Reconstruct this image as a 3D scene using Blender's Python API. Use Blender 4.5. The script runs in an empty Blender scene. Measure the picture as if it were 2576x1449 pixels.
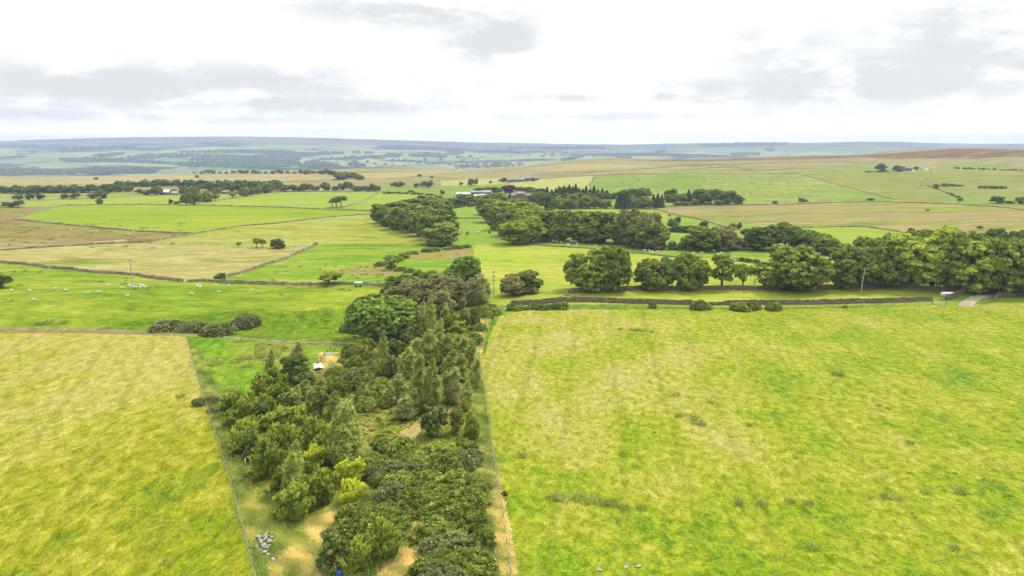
import bpy, bmesh, math, random
import numpy as np
from mathutils import Vector, Matrix, geometry

# ------------------------------------------------------------------ camera, sky, sun, exposure
SC = bpy.context.scene
COL = SC.collection
FPX = 1772.8                 # focal length in pixels of a 2576 x 1449 reading of the view
CU, CV = 1288.0, 724.5
TILT = math.atan((CV - 366.0) / FPX)
HC = 46.0                    # drone height over the near fields
cam_d = bpy.data.cameras.new('camera'); cam = bpy.data.objects.new('camera', cam_d); COL.objects.link(cam)
cam_d.sensor_width = 36.0; cam_d.lens = 36.0 * FPX / 2576.0
cam_d.clip_start = 1.0; cam_d.clip_end = 60000.0
cam.location = (0, 0, HC); cam.rotation_euler = (math.pi / 2 - TILT, 0, 0)
SC.camera = cam
SC.view_settings.view_transform = 'Standard'; SC.view_settings.look = 'None'
SC.view_settings.exposure = 1.0; SC.view_settings.gamma = 1.0
SC.view_settings.use_curve_mapping = False

SUN_EL, SUN_AZ = math.radians(56), math.radians(48)      # azimuth clockwise from +Y
sd = bpy.data.lights.new('sun', 'SUN'); sun = bpy.data.objects.new('sun', sd); COL.objects.link(sun)
sd.energy = 2.1; sd.angle = math.radians(10); sd.color = (1.0, 0.95, 0.86)
sdir = Vector((math.sin(SUN_AZ) * math.cos(SUN_EL), math.cos(SUN_AZ) * math.cos(SUN_EL), math.sin(SUN_EL)))
sun.rotation_euler = sdir.to_track_quat('Z', 'Y').to_euler()

W = bpy.data.worlds.new('World'); SC.world = W; W.use_nodes = True
class NT:
    """small helper to write node trees"""
    def __init__(s, tree): s.t = tree; tree.nodes.clear()
    def n(s, typ, **kw):
        nd = s.t.nodes.new(typ)
        for k, v in kw.items(): setattr(nd, k, v)
        return nd
    def put(s, sock, v):
        if isinstance(v, bpy.types.NodeSocket): s.t.links.new(v, sock)
        else: sock.default_value = v
    def m(s, op, a, b=0.0, c=0.0, clamp=False):
        nd = s.n('ShaderNodeMath', operation=op); nd.use_clamp = clamp
        s.put(nd.inputs[0], a); s.put(nd.inputs[1], b); s.put(nd.inputs[2], c)
        return nd.outputs[0]
    def noise(s, vec, scale, detail=4.0, rough=0.55, dist=0.0, dim='3D'):
        nd = s.n('ShaderNodeTexNoise', noise_dimensions=dim)
        s.put(nd.inputs['Vector'], vec); s.put(nd.inputs['Scale'], scale)
        s.put(nd.inputs['Detail'], detail); s.put(nd.inputs['Roughness'], rough); s.put(nd.inputs['Distortion'], dist)
        return nd.outputs[0]
    def mapr(s, v, a, b, c=0.0, d=1.0, smooth=True):
        nd = s.n('ShaderNodeMapRange', interpolation_type='SMOOTHSTEP' if smooth else 'LINEAR')
        for i, x in enumerate((v, a, b, c, d)): s.put(nd.inputs[i], x)
        return nd.outputs[0]
    def mix(s, f, a, b, blend='MIX'):
        nd = s.n('ShaderNodeMix', data_type='RGBA', blend_type=blend)
        s.put(nd.inputs[0], f); s.put(nd.inputs[6], a if isinstance(a, bpy.types.NodeSocket) else (*a[:3], 1))
        s.put(nd.inputs[7], b if isinstance(b, bpy.types.NodeSocket) else (*b[:3], 1))
        return nd.outputs[2]
    def ramp(s, f, stops):
        nd = s.n('ShaderNodeValToRGB'); e = nd.color_ramp.elements
        while len(e) < len(stops): e.new(0.5)
        for el, (p, c) in zip(e, stops): el.position = p; el.color = (*c[:3], 1)
        s.put(nd.inputs[0], f); return nd.outputs[0]
    def scalev(s, v, sc, rot=0.0):
        nd = s.n('ShaderNodeMapping'); s.put(nd.inputs[0], v)
        nd.inputs['Scale'].default_value = sc; nd.inputs['Rotation'].default_value = (0, 0, rot)
        return nd.outputs[0]

def sky_dir(u, v):
    """elevation and azimuth (radians) of a sky direction"""
    xc, yc = (u - CU) / FPX, -(v - CV) / FPX
    y = math.cos(TILT) + math.sin(TILT) * yc; z = -math.sin(TILT) + math.cos(TILT) * yc
    return math.atan2(xc, y), math.atan2(z, math.hypot(xc, y))

def build_world():
    N = NT(W.node_tree)
    sky = N.n('ShaderNodeTexSky', sky_type='NISHITA', sun_disc=False)
    sky.sun_elevation = SUN_EL; sky.sun_rotation = SUN_AZ; sky.air_density = 1.0; sky.dust_density = 2.0
    tc = N.n('ShaderNodeTexCoord').outputs['Generated']
    sep = N.n('ShaderNodeSeparateXYZ'); N.put(sep.inputs[0], tc)
    x, y, z = sep.outputs
    az = N.m('ARCTAN2', x, y)
    el = N.m('ARCSINE', z)
    # direction stretched so that clouds lie flat towards the horizon
    cb = N.n('ShaderNodeCombineXYZ'); N.put(cb.inputs[0], N.m('MULTIPLY', az, 3.6)); N.put(cb.inputs[1], N.m('MULTIPLY', el, 10.0))
    cv = cb.outputs[0]
    n1 = N.noise(cv, 1.9, 8.0, 0.6, 0.35)
    n2 = N.noise(cv, 5.0, 9.0, 0.68, 0.25)
    # cloud banks: (u, v, half width, half height, strength)
    banks = [(250, 215, 430, 50, 1.0), (700, 262, 420, 24, .8), (2260, 190, 430, 62, 1.0), (2480, 110, 260, 80, .8),
             (1235, 100, 95, 46, 1.35), (1000, 25, 260, 30, .7), (1650, 243, 380, 14, .65), (60, 290, 260, 26, .55),
             (1950, 120, 200, 60, .5), (1450, 295, 300, 12, .4), (500, 300, 420, 14, .45), (620, 205, 560, 50, .6), (2050, 225, 560, 42, .75), (2420, 60, 300, 60, .65), (1060, 40, 300, 36, .6), (1750, 290, 500, 12, .4), (800, 330, 500, 9, .3), (2450, 345, 300, 16, .25), (100, 345, 400, 12, .3)]
    tot = None
    for u, v, hw, hh, st in banks:
        a0, e0 = sky_dir(u, v); a1, _ = sky_dir(u + hw, v); _, e1 = sky_dir(u, v - hh)
        da = N.m('DIVIDE', N.m('SUBTRACT', az, a0), abs(a1 - a0))
        de = N.m('DIVIDE', N.m('SUBTRACT', el, e0), abs(e1 - e0))
        q = N.m('ADD', N.m('MULTIPLY', da, da), N.m('MULTIPLY', de, de))
        g = N.m('MULTIPLY', N.m('POWER', 2.718, N.m('MULTIPLY', q, -0.75)), st)
        tot = g if tot is None else N.m('MAXIMUM', tot, g)
    # elsewhere in the sky a broken layer
    up = N.m('MULTIPLY', N.mapr(el, 0.22, 0.5), 0.5)
    back = N.m('MULTIPLY', N.mapr(y, 0.35, 0.0), 0.55)
    tot = N.m('MAXIMUM', tot, N.m('MAXIMUM', up, back))
    nn = N.m('ADD', N.m('MULTIPLY', N.m('SUBTRACT', n1, 0.5), 2.6), N.m('MULTIPLY', N.m('SUBTRACT', n2, 0.5), 1.9))
    nn = N.m('ADD', nn, 0.82, clamp=True)
    cov = N.m('MULTIPLY', N.m('ADD', tot, 0.2), nn)
    cov = N.mapr(cov, 0.06, 0.85)
    # overcast light: brighter high up than near the horizon
    bright = N.n('ShaderNodeValToRGB'); e = bright.color_ramp.elements
    for _ in range(3): e.new(0.5)
    for elx, (p, b) in zip(e, [(0.0, .86), (0.035, .62), (0.17, .60), (0.42, 1.34), (1.0, 1.5)]):
        elx.position = p; elx.color = (b / 2, b / 2, b / 2, 1)
    N.put(bright.inputs[0], z)
    sc2 = N.mix(1.0, bright.outputs[0], (20.0 * 1.0, 20.0, 20.0 * .985), 'MULTIPLY')
    cloud = N.mix(cov, sc2, N.mix(1.0, sc2, (0.66, 0.67, 0.68), 'MULTIPLY'))
    col = N.mix(0.96, sky.outputs[0], cloud)
    bg = N.n('ShaderNodeBackground'); N.put(bg.inputs[0], col); bg.inputs[1].default_value = 0.1
    out = N.n('ShaderNodeOutputWorld'); N.t.links.new(bg.outputs[0], out.inputs[0])
build_world()
SC.cycles.use_denoising = True
SC.cycles.max_bounces = 6; SC.cycles.transparent_max_bounces = 6; SC.cycles.volume_bounces = 0
SC.cycles.diffuse_bounces = 3

# ------------------------------------------------------------------ terrain
def sstep(a, b, x):
    t = np.clip((x - a) / (b - a), 0, 1); return t * t * (3 - 2 * t)
RX = np.array([-1400, -1017, -748, -512, -405, -298, -168, -82, -39, 5, 43, 99, 164, 207, 380, 466, 562, 677, 742, 785, 850, 914, 1017, 1400], float)
RZ = np.array([-20, -18, -12.4, -10, -4, 1, 1, -2.2, -.2, 2.6, 5.3, 12, 17, 18.8, 20.3, 22.3, 23.6, 25.7, 30, 36, 40, 40.8, 37.6, 35], float)
FT = np.array([-1.3, -.73, -.62, -.41, -.28, -.16, -.02, .06, .18, .26, .345, .43, .48, .56, .73, 1.3])
FZ = np.array([110, 92, 122, 150, 132, 107, 72, 62, 56, 68, 76, 76, 92, 74, 62, 60], float)
def H(x, y):
    x = np.asarray(x, float); y = np.asarray(y, float)
    r = np.hypot(x, y)
    z = 0.55 * np.sin(x / 23 + 1.3) * np.cos(y / 31) + 0.35 * np.sin(x / 11 - y / 17)
    z = z * sstep(30, 110, r)
    # the farm track runs in a shallow dip left of the plantation
    z = z - 2.0 * np.exp(-((y - 181) / 9.0) ** 2) * sstep(-18, -45, x) + 1.3 * np.exp(-((y - 215) / 22.0) ** 2) * sstep(-25, -60, x)
    z = z + 2.2 * np.sin(x / 90 + .4) * np.sin(y / 120 + 1.0) * sstep(200, 420, y)
    up = sstep(480, 1450, y)
    z = z + np.interp(x, RX, RZ) * up
    z = z + 1.6 * np.sin(x / 61 + y / 83) * np.sin(y / 71) * sstep(600, 900, y)
    z = z - (75 + np.interp(x, RX, RZ)) * sstep(1430, 2300, y)
    t = x / np.maximum(y, 500)
    far = np.interp(t, FT, FZ)
    z = z + (far + 75) * sstep(2500, 8600, y) ** 1.1
    w = sstep(2500, 4200, y)
    z = z + w * (9 * np.sin(x / 420 + 2 * np.sin(y / 900)) * np.sin(y / 380 + x / 1500) + 6 * np.sin(x / 230 - y / 310 + 1.7)) * (1 - .7 * sstep(7600, 8600, y))
    z = z - 60 * sstep(9000, 12500, y)
    return z

_S = np.geomspace(15, 12500, 1400)
def hit(uv):
    """ground points seen along the given lines of sight (a survey from the photograph)"""
    uv = np.asarray(uv, float).reshape(-1, 2)
    xc = (uv[:, 0] - CU) / FPX; yc = -(uv[:, 1] - CV) / FPX
    dy = math.cos(TILT) + math.sin(TILT) * yc; dz = -math.sin(TILT) + math.cos(TILT) * yc
    out = np.zeros((len(uv), 3))
    for i in range(len(uv)):
        s = _S
        xx, yy = xc[i] / dy[i] * s, s
        g = HC + dz[i] / dy[i] * s - H(xx, yy)
        k = np.argmax(g < 0)
        if g[k] >= 0: k = len(s) - 1
        if k == 0: ss = s[0]
        else:
            f = g[k - 1] / max(g[k - 1] - g[k], 1e-9); ss = s[k - 1] + (s[k] - s[k - 1]) * min(max(f, 0), 1)
        out[i] = (xc[i] / dy[i] * ss, ss, 0)
    out[:, 2] = H(out[:, 0], out[:, 1])
    return out
def P(u, v):
    return Vector(hit([(u, v)])[0])
def depth(p):
    return p.y * math.cos(TILT) + (HC - p.z) * math.sin(TILT)
def dense(pts, step=14.0, closed=False):
    out = []; n = len(pts)
    for i in range(n if closed else n - 1):
        a, b = np.array(pts[i], float), np.array(pts[(i + 1) % n], float)
        k = max(1, int(np.hypot(*(b - a)) / step))
        for j in range(k): out.append(a + (b - a) * j / k)
    if not closed: out.append(np.array(pts[-1], float))
    return np.array(out)
def gline(pts, step=14.0):
    return hit(dense(pts, step))

# ------------------------------------------------------------------ materials
GAIN = 2.75
def lin(c):
    return tuple(((x / 255) / 12.92 if x <= 10 else (((x / 255) + 0.055) / 1.055) ** 2.4) for x in c)
def alb(*c, k=1.0):
    return tuple(min(.8, x / GAIN * k) for x in lin(c))
def new_mat(name):
    m = bpy.data.materials.new(name); m.use_nodes = True
    return m, NT(m.node_tree)
def finish(N, col, rough=0.9, bump=None, bstr=0.5, bdist=0.1, spec=0.15, trans=0.0):
    bs = N.n('ShaderNodeBsdfPrincipled'); N.put(bs.inputs['Base Color'], col if isinstance(col, bpy.types.NodeSocket) else (*col, 1))
    N.put(bs.inputs['Roughness'], rough); bs.inputs['Specular IOR Level'].default_value = spec
    if bump is not None:
        b = N.n('ShaderNodeBump'); b.inputs['Strength'].default_value = bstr; b.inputs['Distance'].default_value = bdist
        N.put(b.inputs['Height'], bump); N.t.links.new(b.outputs[0], bs.inputs['Normal'])
    sh = bs.outputs[0]
    if trans > 0:
        tr = N.n('ShaderNodeBsdfTranslucent'); N.put(tr.inputs[0], col if isinstance(col, bpy.types.NodeSocket) else (*col, 1))
        mx = N.n('ShaderNodeMixShader'); mx.inputs[0].default_value = trans
        N.t.links.new(sh, mx.inputs[1]); N.t.links.new(tr.outputs[0], mx.inputs[2]); sh = mx.outputs[0]
    o = N.n('ShaderNodeOutputMaterial'); N.t.links.new(sh, o.inputs[0])

def grass(name, cols, L1=22.0, L2=3.0, fine=0.45, fleck=None, fl_amt=0.5, blobs=(), stretch=(1, 1), rot=0.0, tuft=None, tuft_at=0.68, tuft_L=1.6, val=0.3, spread=.22, bump=0.6, lines=()):
    """a field surface: broad patches of sward, finer mottling, flecks of seed heads, dark tussocks"""
    tone = lambda c: (c[0] * 1.03, c[1] * .95, c[2] * .66) if c[1] > c[0] * .98 else (c[0] * .95, c[1] * 1.0, c[2] * .88)
    cols = [tone(c) for c in cols]; fleck = fleck and tone(fleck); tuft = tuft and tone(tuft)
    m, N = new_mat(name)
    pos = N.n('ShaderNodeNewGeometry').outputs['Position']
    v = N.scalev(pos, (stretch[0], stretch[1], 0.0), rot)
    n1 = N.noise(v, 1 / L1, 7, 0.66, 0.3)
    for bx, by, br, amt in blobs:
        d = N.n('ShaderNodeVectorMath', operation='DISTANCE')
        fl = N.scalev(pos, (1, 1, 0)); N.put(d.inputs[0], fl); d.inputs[1].default_value = (bx, by, 0)
        n1 = N.m('ADD', n1, N.mapr(d.outputs[1], br, 0, 0, amt))
    n2 = N.noise(v, 1 / L2, 6, 0.72, 0.5)
    n1 = N.m('ADD', n1, N.m('MULTIPLY', N.m('SUBTRACT', n2, .5), .75))
    st = [(0.5 + spread * (2 * i / (len(cols) - 1) - 1), c) for i, c in enumerate(cols)]
    col = N.ramp(n1, st)
    n3 = N.noise(v, 1 / fine, 3, 0.7)
    k = N.mapr(n2, 0.33, 0.67, 1 - val, 1 + val, False)
    k3 = N.mapr(n3, 0.33, 0.67, 1 - val * .8, 1 + val * .8, False)
    col = N.mix(1.0, col, N.ramp(0.5, [(0, (1, 1, 1)), (1, (1, 1, 1))]), 'MULTIPLY')
    n7 = N.noise(v, 1 / (L2 * .3), 4, 0.7, 0.3)
    kk = N.m('MULTIPLY', N.m('MULTIPLY', k, k3), N.mapr(n7, 0.33, 0.67, 1 - val * .7, 1 + val * .7, False))
    if lines:
        for ang, per, wd in lines:
            wv = N.n('ShaderNodeTexWave', wave_type='BANDS', bands_direction='X', wave_profile='SIN')
            N.put(wv.inputs['Vector'], N.scalev(pos, (1, 1, 0), ang)); wv.inputs['Scale'].default_value = .314 / per * 1.0; wv.inputs['Distortion'].default_value = 1.2; wv.inputs['Detail Scale'].default_value = .3
            kk = N.m('MULTIPLY', kk, N.m('SUBTRACT', 1.0, N.m('MULTIPLY', N.mapr(wv.outputs['Fac'], 1 - wd, 1.0), N.m('MULTIPLY', n1, .24))))
    cmb = N.n('ShaderNodeCombineColor')
    for i in range(3): N.put(cmb.inputs[i], N.m('POWER', kk, 1.0 if i != 2 else 1.05))
    col = N.mix(1.0, col, cmb.outputs[0], 'MULTIPLY')
    if fleck is not None:
        n4 = N.noise(v, 1 / (L2 * .55), 6, 0.75, 0.6)
        f = N.m('MULTIPLY', N.mapr(n4, 0.5, 0.68), fl_amt)
        col = N.mix(f, col, fleck)
    if tuft is not None:
        n5 = N.noise(pos, 1 / tuft_L, 2, 0.5)
        n6 = N.noise(pos, 1 / (tuft_L * 9), 2, 0.5)
        f = N.mapr(N.m('ADD', n5, N.m('MULTIPLY', N.m('SUBTRACT', n6, .5), .5)), tuft_at, tuft_at + .05)
        col = N.mix(N.m('MULTIPLY', f, .8), col, tuft)
    hgt = N.m('ADD', N.m('MULTIPLY', n2, 1.0), N.m('MULTIPLY', n3, 0.5))
    finish(N, col, 0.95, hgt, bump, 0.35, 0.05)
    return m

def stone_mat(name, c1, c2, c3, scale=2.2):
    m, N = new_mat(name)
    pos = N.n('ShaderNodeTexCoord').outputs['Object']
    v = N.scalev(pos, (1, 1, 1.7))
    vo = N.n('ShaderNodeTexVoronoi', feature='F1'); N.put(vo.inputs['Vector'], v); vo.inputs['Scale'].default_value = scale
    ed = N.n('ShaderNodeTexVoronoi', feature='DISTANCE_TO_EDGE'); N.put(ed.inputs['Vector'], v); ed.inputs['Scale'].default_value = scale
    sepc = N.n('ShaderNodeSeparateColor'); N.t.links.new(vo.outputs['Color'], sepc.inputs[0])
    col = N.ramp(sepc.outputs[0], [(0, c1), (.5, c2), (1, c3)])
    n = N.noise(pos, 6, 5, 0.65)
    col = N.mix(N.m('MULTIPLY', N.mapr(n, .45, .75), .5), col, alb(95, 90, 60))
    gap = N.mapr(ed.outputs['Distance'], 0.0, 0.07)
    col = N.mix(gap, (0.02, 0.018, 0.014), col)
    finish(N, col, 0.95, N.m('ADD', gap, N.m('MULTIPLY', n, .4)), 0.8, 0.06, 0.1)
    return m

def plain(name, col, rough=0.8, var=0.25, scale=3.0, spec=0.2, metal=0.0):
    m, N = new_mat(name)
    pos = N.n('ShaderNodeTexCoord').outputs['Object']
    n = N.noise(pos, scale, 6, 0.65)
    c = N.mix(N.mapr(n, .3, .7), tuple(x * (1 - var) for x in col), tuple(min(1, x * (1 + var)) for x in col))
    finish(N, c, rough, n, 0.25, 0.02, spec)
    if metal: 
        for nd in N.t.nodes:
            if nd.type == 'BSDF_PRINCIPLED': nd.inputs['Metallic'].default_value = metal
    return m

def leaf_mat(name, dark, mid, light, trans=0.36, rough=0.75, spec=0.06):
    dark, mid, light = [tuple(c * LEAF for c in q) for q in (dark, mid, light)]
    m, N = new_mat(name)
    at = N.n('ShaderNodeAttribute', attribute_name='tint', attribute_type='GEOMETRY').outputs['Fac']
    rnd = N.n('ShaderNodeObjectInfo').outputs['Random']
    f = N.m('ADD', at, N.m('MULTIPLY', N.m('SUBTRACT', rnd, .5), .3), clamp=True)
    col = N.ramp(f, [(0.0, dark), (.5, mid), (1.0, light)])
    finish(N, col, rough, None, spec=spec, trans=trans)
    return m

LEAF = 2.3
M = {}
def setup_materials():
    M['syc'] = leaf_mat('sycamore leaves', (.044, .064, .008), (.086, .116, .014), (.18, .20, .038))
    M['syc2'] = leaf_mat('yellow green leaves', (.06, .085, .008), (.125, .16, .015), (.23, .26, .04))
    M['bright'] = leaf_mat('bright sycamore leaves', (.03, .06, .008), (.066, .115, .016), (.18, .215, .04))
    M['dark'] = leaf_mat('dark leaves', (.03, .046, .008), (.058, .082, .013), (.12, .14, .03))
    M['olive'] = leaf_mat('olive leaves', (.06, .062, .018), (.11, .108, .032), (.175, .165, .06))
    M['birch'] = leaf_mat('birch leaves', (.052, .068, .011), (.115, .14, .024), (.26, .27, .075))
    M['birch2'] = leaf_mat('grey birch leaves', (.054, .064, .014), (.108, .118, .03), (.21, .21, .08))
    M['haw'] = leaf_mat('hawthorn leaves', (.04, .062, .008), (.10, .135, .016), (.25, .27, .04))
    M['hawy'] = leaf_mat('yellow shoots', (.10, .13, .01), (.22, .25, .018), (.34, .34, .035))
    M['silver'] = leaf_mat('whitebeam leaves', (.032, .05, .010), (.06, .082, .015), (.22, .235, .075))
    M['gorse'] = leaf_mat('gorse needles', (.042, .056, .009), (.085, .108, .015), (.19, .21, .042), trans=.25)
    M['gorse2'] = leaf_mat('brownish gorse needles', (.045, .05, .018), (.085, .095, .03), (.14, .15, .055), trans=.2)
    M['conifer'] = leaf_mat('conifer needles', (.019, .034, .009), (.036, .058, .014), (.065, .09, .024), trans=.1)
    M['pine'] = leaf_mat('pine needles', (.03, .042, .014), (.055, .075, .024), (.09, .115, .04), trans=.1)
    M['copper'] = leaf_mat('copper beech leaves', (.02, .009, .012), (.035, .015, .018), (.065, .028, .032), trans=.15)
    M['far'] = leaf_mat('far hedge tree leaves', (.032, .046, .010), (.056, .078, .015), (.10, .12, .028), trans=.15)
    M['bark'] = plain('bark', (.10, .08, .06), .95, .4, 4)
    M['bark_pale'] = plain('pale bark', (.32, .29, .25), .9, .3, 5)
    M['bark_white'] = plain('birch bark', (.62, .56, .5), .85, .35, 3)
    M['wood'] = plain('weathered timber', (.30, .25, .18), .9, .3, 8)
    M['wood_dark'] = plain('dark timber', (.13, .10, .075), .9, .3, 8)
    M['wire'] = plain('fence wire', (.26, .24, .21), .6, .1, 8)
    M['galv'] = plain('galvanised steel', (.45, .48, .5), .5, .15, 6, .4)
    M['wall'] = stone_mat('dry stone', alb(192, 170, 132), alb(164, 144, 112), alb(222, 208, 184))
    M['wall_far'] = plain('dry stone far', alb(196, 180, 146), .95, .45, .6)
    M['mason'] = stone_mat('masonry', alb(200, 186, 168), alb(178, 160, 140), alb(215, 205, 190), 3)
    M['slate'] = plain('slate roof', alb(192, 182, 170), .8, .15, 1.5)
    M['sheet'] = plain('pale sheet roof', (.31, .32, .33), .7, .08, .6)
    M['sheet_old'] = plain('old grey sheet roof', (.22, .22, .21), .8, .2, .8)
    M['barn_dark'] = plain('dark boarding and open front shade', (.06, .065, .065), .9, .3, 1.5)
    M['glass'] = plain('window glass', (.025, .03, .035), .1, .1, 1, .5)
    M['white'] = plain('white paint', (.78, .78, .76), .6, .05, 4)
    M['red'] = plain('red paint', (.35, .06, .05), .7, .2, 2)
    M['wool'] = plain('wool', (.50, .47, .42), .95, .08, 14)
    M['cowhide'] = plain('black hide', (.018, .016, .015), .7, .3, 6)
    M['rock'] = plain('pale rock', (.29, .265, .235), .95, .3, 2.5)
    M['blue'] = plain('blue plastic', (.02, .10, .42), .4, .15, 4, .4)
    M['skyblue'] = plain('pale blue plastic', (.16, .36, .62), .5, .2, 5, .3)
    M['tarp'] = plain('white tarpaulin', (.72, .66, .62), .7, .15, 2)
    M['black'] = plain('black rubber', (.02, .02, .02), .7, .2, 3)
    M['green_metal'] = plain('pale green painted metal', (.16, .34, .12), .6, .15, 2)
    M['track'] = plain('gravel track', alb(170, 160, 116), .95, .4, .5)
    M['gravel'] = plain('pale gravel', alb(232, 214, 190), .95, .2, .8)
    M['rush'] = leaf_mat('rush stems', (.06, .08, .018), (.12, .14, .03), (.22, .20, .07))
    M['straw'] = leaf_mat('dry grass blades', (.10, .13, .025), (.27, .235, .075), (.46, .36, .16), trans=.35)
    M['reed'] = leaf_mat('green grass blades', (.07, .11, .018), (.16, .19, .035), (.30, .27, .07), trans=.3)
    g = alb
    # tone: left hay meadow, right hay meadow ...
    b1 = P(1480, 900); b2 = P(1650, 1150); b3 = P(2350, 1000); b4 = P(1500, 1440); b5 = P(2250, 1440)
    M['NR'] = grass('right hay meadow', [g(99, 159, 13), g(142, 184, 25), g(178, 197, 41), g(210, 204, 92), g(224, 206, 136)], 14, 1.3, .22,
                    fleck=g(218, 200, 138), fl_amt=.55, blobs=[(b1.x, b1.y, 75, .09), (b1.x - 25, b1.y + 30, 45, .07), (b2.x, b2.y, 60, .07), (b3.x, b3.y, 80, -.05), (b4.x, b4.y, 40, -.12), (b5.x, b5.y, 35, -.09)], stretch=(1, .7), rot=.3, tuft=g(100, 130, 40), tuft_at=.74, tuft_L=2.2, val=.3, spread=.27, lines=((.12, 9, .09),))
    a1 = P(250, 900); a2 = P(500, 1380); a3 = P(200, 1400)
    M['NL'] = grass('left hay meadow', [g(114, 156, 10), g(152, 178, 20), g(182, 190, 44), g(208, 200, 82), g(222, 206, 116)], 15, 1.5, .25,
                    fleck=g(224, 200, 120), fl_amt=.5, blobs=[(a1.x, a1.y, 95, .19), (a1.x + 20, a1.y + 15, 50, .06), (a2.x, a2.y, 25, -.08), (a3.x, a3.y, 45, -.05)], stretch=(1, .5), rot=-.5, tuft=g(110, 130, 30), tuft_at=.78, val=.3, lines=((-.35, 10, .1),))
    M['strip'] = grass('rough plantation grass', [g(92, 122, 36), g(122, 146, 48), g(156, 162, 72), g(214, 188, 116)], 9, 1.5, .3, fleck=g(230, 194, 126), fl_amt=.5, stretch=(1, .6), rot=.6, tuft=g(66, 84, 26), tuft_at=.6, val=.35)
    M['mid'] = grass('bank sward', [g(100, 150, 22), g(130, 170, 34), g(160, 188, 50)], 18, 2.5, .5, val=.3)
    M['verge'] = grass('dry fence verge', [g(150, 130, 70), g(188, 160, 96), g(160, 150, 66)], 6, 1.0, .3, val=.35)
    M['drygrass'] = grass('dry golden grass', [g(136, 150, 62), g(188, 178, 104), g(224, 200, 136), g(208, 176, 114)], 7, 1.2, .25, stretch=(1, .5), rot=.6, spread=.17, val=.3)
    M['paddock'] = grass('lush paddock', [g(96, 160, 14), g(124, 182, 28), g(150, 188, 52), g(170, 180, 80)], 20, 2.2, .4, stretch=(1, .6), rot=.4, tuft=g(80, 120, 20), tuft_at=.72, val=.3)
    M['sheepf'] = grass('sheep pasture', [g(120, 170, 26), g(148, 184, 40), g(168, 194, 60), g(190, 202, 86)], 30, 5, 1, stretch=(.4, 1), tuft=g(100, 135, 40), tuft_at=.76, tuft_L=2.2, val=.2)
    M['bank'] = grass('dark bank grass', [g(100, 148, 20), g(128, 168, 32), g(158, 186, 48)], 18, 2.5, .5, val=.3, tuft=g(70, 110, 20), tuft_at=.72)
    M['hay'] = grass('pale hay field', [g(152, 178, 68), g(196, 190, 108), g(214, 200, 130), g(204, 182, 122)], 26, 8, 1.6, stretch=(.3, 1), fleck=g(168, 170, 84), fl_amt=.5, val=.22, spread=.15)
    M['hay2'] = grass('yellow green hay field', [g(164, 190, 68), g(186, 198, 90), g(202, 198, 110)], 34, 8, 1.6, stretch=(.35, 1), val=.2, fleck=g(170, 182, 78), fl_amt=.6, spread=.15)
    M['lime'] = grass('lime green ley', [g(150, 190, 30), g(166, 198, 42), g(184, 202, 66)], 60, 16, 3, stretch=(.2, 1), val=.11, bump=.3)
    M['lime2'] = grass('pale lime ley', [g(160, 198, 56), g(174, 204, 74), g(190, 206, 92)], 60, 16, 3, stretch=(.2, 1), val=.11, bump=.3)
    M['centre'] = grass('green rushy pasture', [g(116, 178, 24), g(140, 190, 44), g(164, 196, 66), g(182, 196, 90)], 28, 7, 1.5, stretch=(.35, 1), tuft=g(86, 116, 34), tuft_at=.72, tuft_L=2.4, val=.16)
    M['rushy'] = grass('brown rushy ground', [g(150, 168, 64), g(188, 172, 98), g(196, 160, 100)], 14, 2.5, .8, stretch=(.6, 1), tuft=g(110, 110, 50), tuft_at=.66, val=.22)
    M['cr'] = grass('bright cut pasture', [g(168, 204, 58), g(184, 212, 74), g(198, 214, 92), g(206, 208, 106)], 34, 8, 1.5, stretch=(.3, 1), val=.17)
    M['ur'] = grass('grazed pasture', [g(138, 188, 50), g(156, 196, 68), g(176, 202, 88)], 34, 8, 1.6, stretch=(.3, 1), val=.18)
    M['corr'] = grass('cattle pasture', [g(140, 190, 56), g(158, 198, 74), g(178, 204, 92)], 30, 4, 1, val=.12, tuft=g(110, 140, 60), tuft_at=.78)
    M['moor'] = grass('tan moor', [g(148, 160, 82), g(178, 168, 108), g(200, 184, 130), g(180, 154, 106)], 60, 20, 5, stretch=(.15, 1), spread=.15, fleck=g(150, 146, 80), fl_amt=.6, val=.2, tuft=g(128, 132, 66), tuft_at=.73, tuft_L=7)
    M['rmoor'] = grass('rough tan pasture', [g(142, 174, 62), g(172, 176, 92), g(198, 178, 122), g(186, 156, 106)], 40, 13, 4, stretch=(.14, 1), spread=.15, fleck=g(150, 156, 76), fl_amt=.6, val=.2, tuft=g(126, 134, 60), tuft_at=.73, tuft_L=5)
    M['sedge'] = grass('brown sedge moor', [g(136, 164, 54), g(168, 164, 84), g(184, 156, 94), g(144, 116, 62)], 18, 8, 2, stretch=(.16, 1), spread=.13, fleck=g(196, 172, 104), fl_amt=.6, val=.22, tuft=g(96, 92, 42), tuft_at=.69, tuft_L=4)
    M['upland'] = grass('speckled upland pasture', [g(138, 178, 70), g(162, 186, 90), g(184, 192, 112)], 120, 18, 4, stretch=(.5, 1), rot=.3, val=.2, tuft=g(98, 128, 56), tuft_at=.68, tuft_L=5)
    M['upland2'] = grass('olive upland pasture', [g(146, 168, 72), g(164, 172, 86), g(180, 178, 104)], 80, 18, 4, stretch=(.3, 1), val=.2, tuft=g(120, 134, 66), tuft_at=.72, tuft_L=6)
    M['moorpale'] = grass('bleached moor grass', [g(176, 168, 102), g(204, 188, 130), g(218, 198, 146), g(200, 172, 120)], 60, 18, 5, stretch=(.15, 1), spread=.15, fleck=g(178, 166, 104), fl_amt=.5, val=.16)
    M['upgreen'] = grass('greener upland turf', [g(132, 172, 66), g(150, 184, 78), g(170, 190, 98)], 60, 9, 2.5, stretch=(.4, 1), val=.12)
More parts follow.
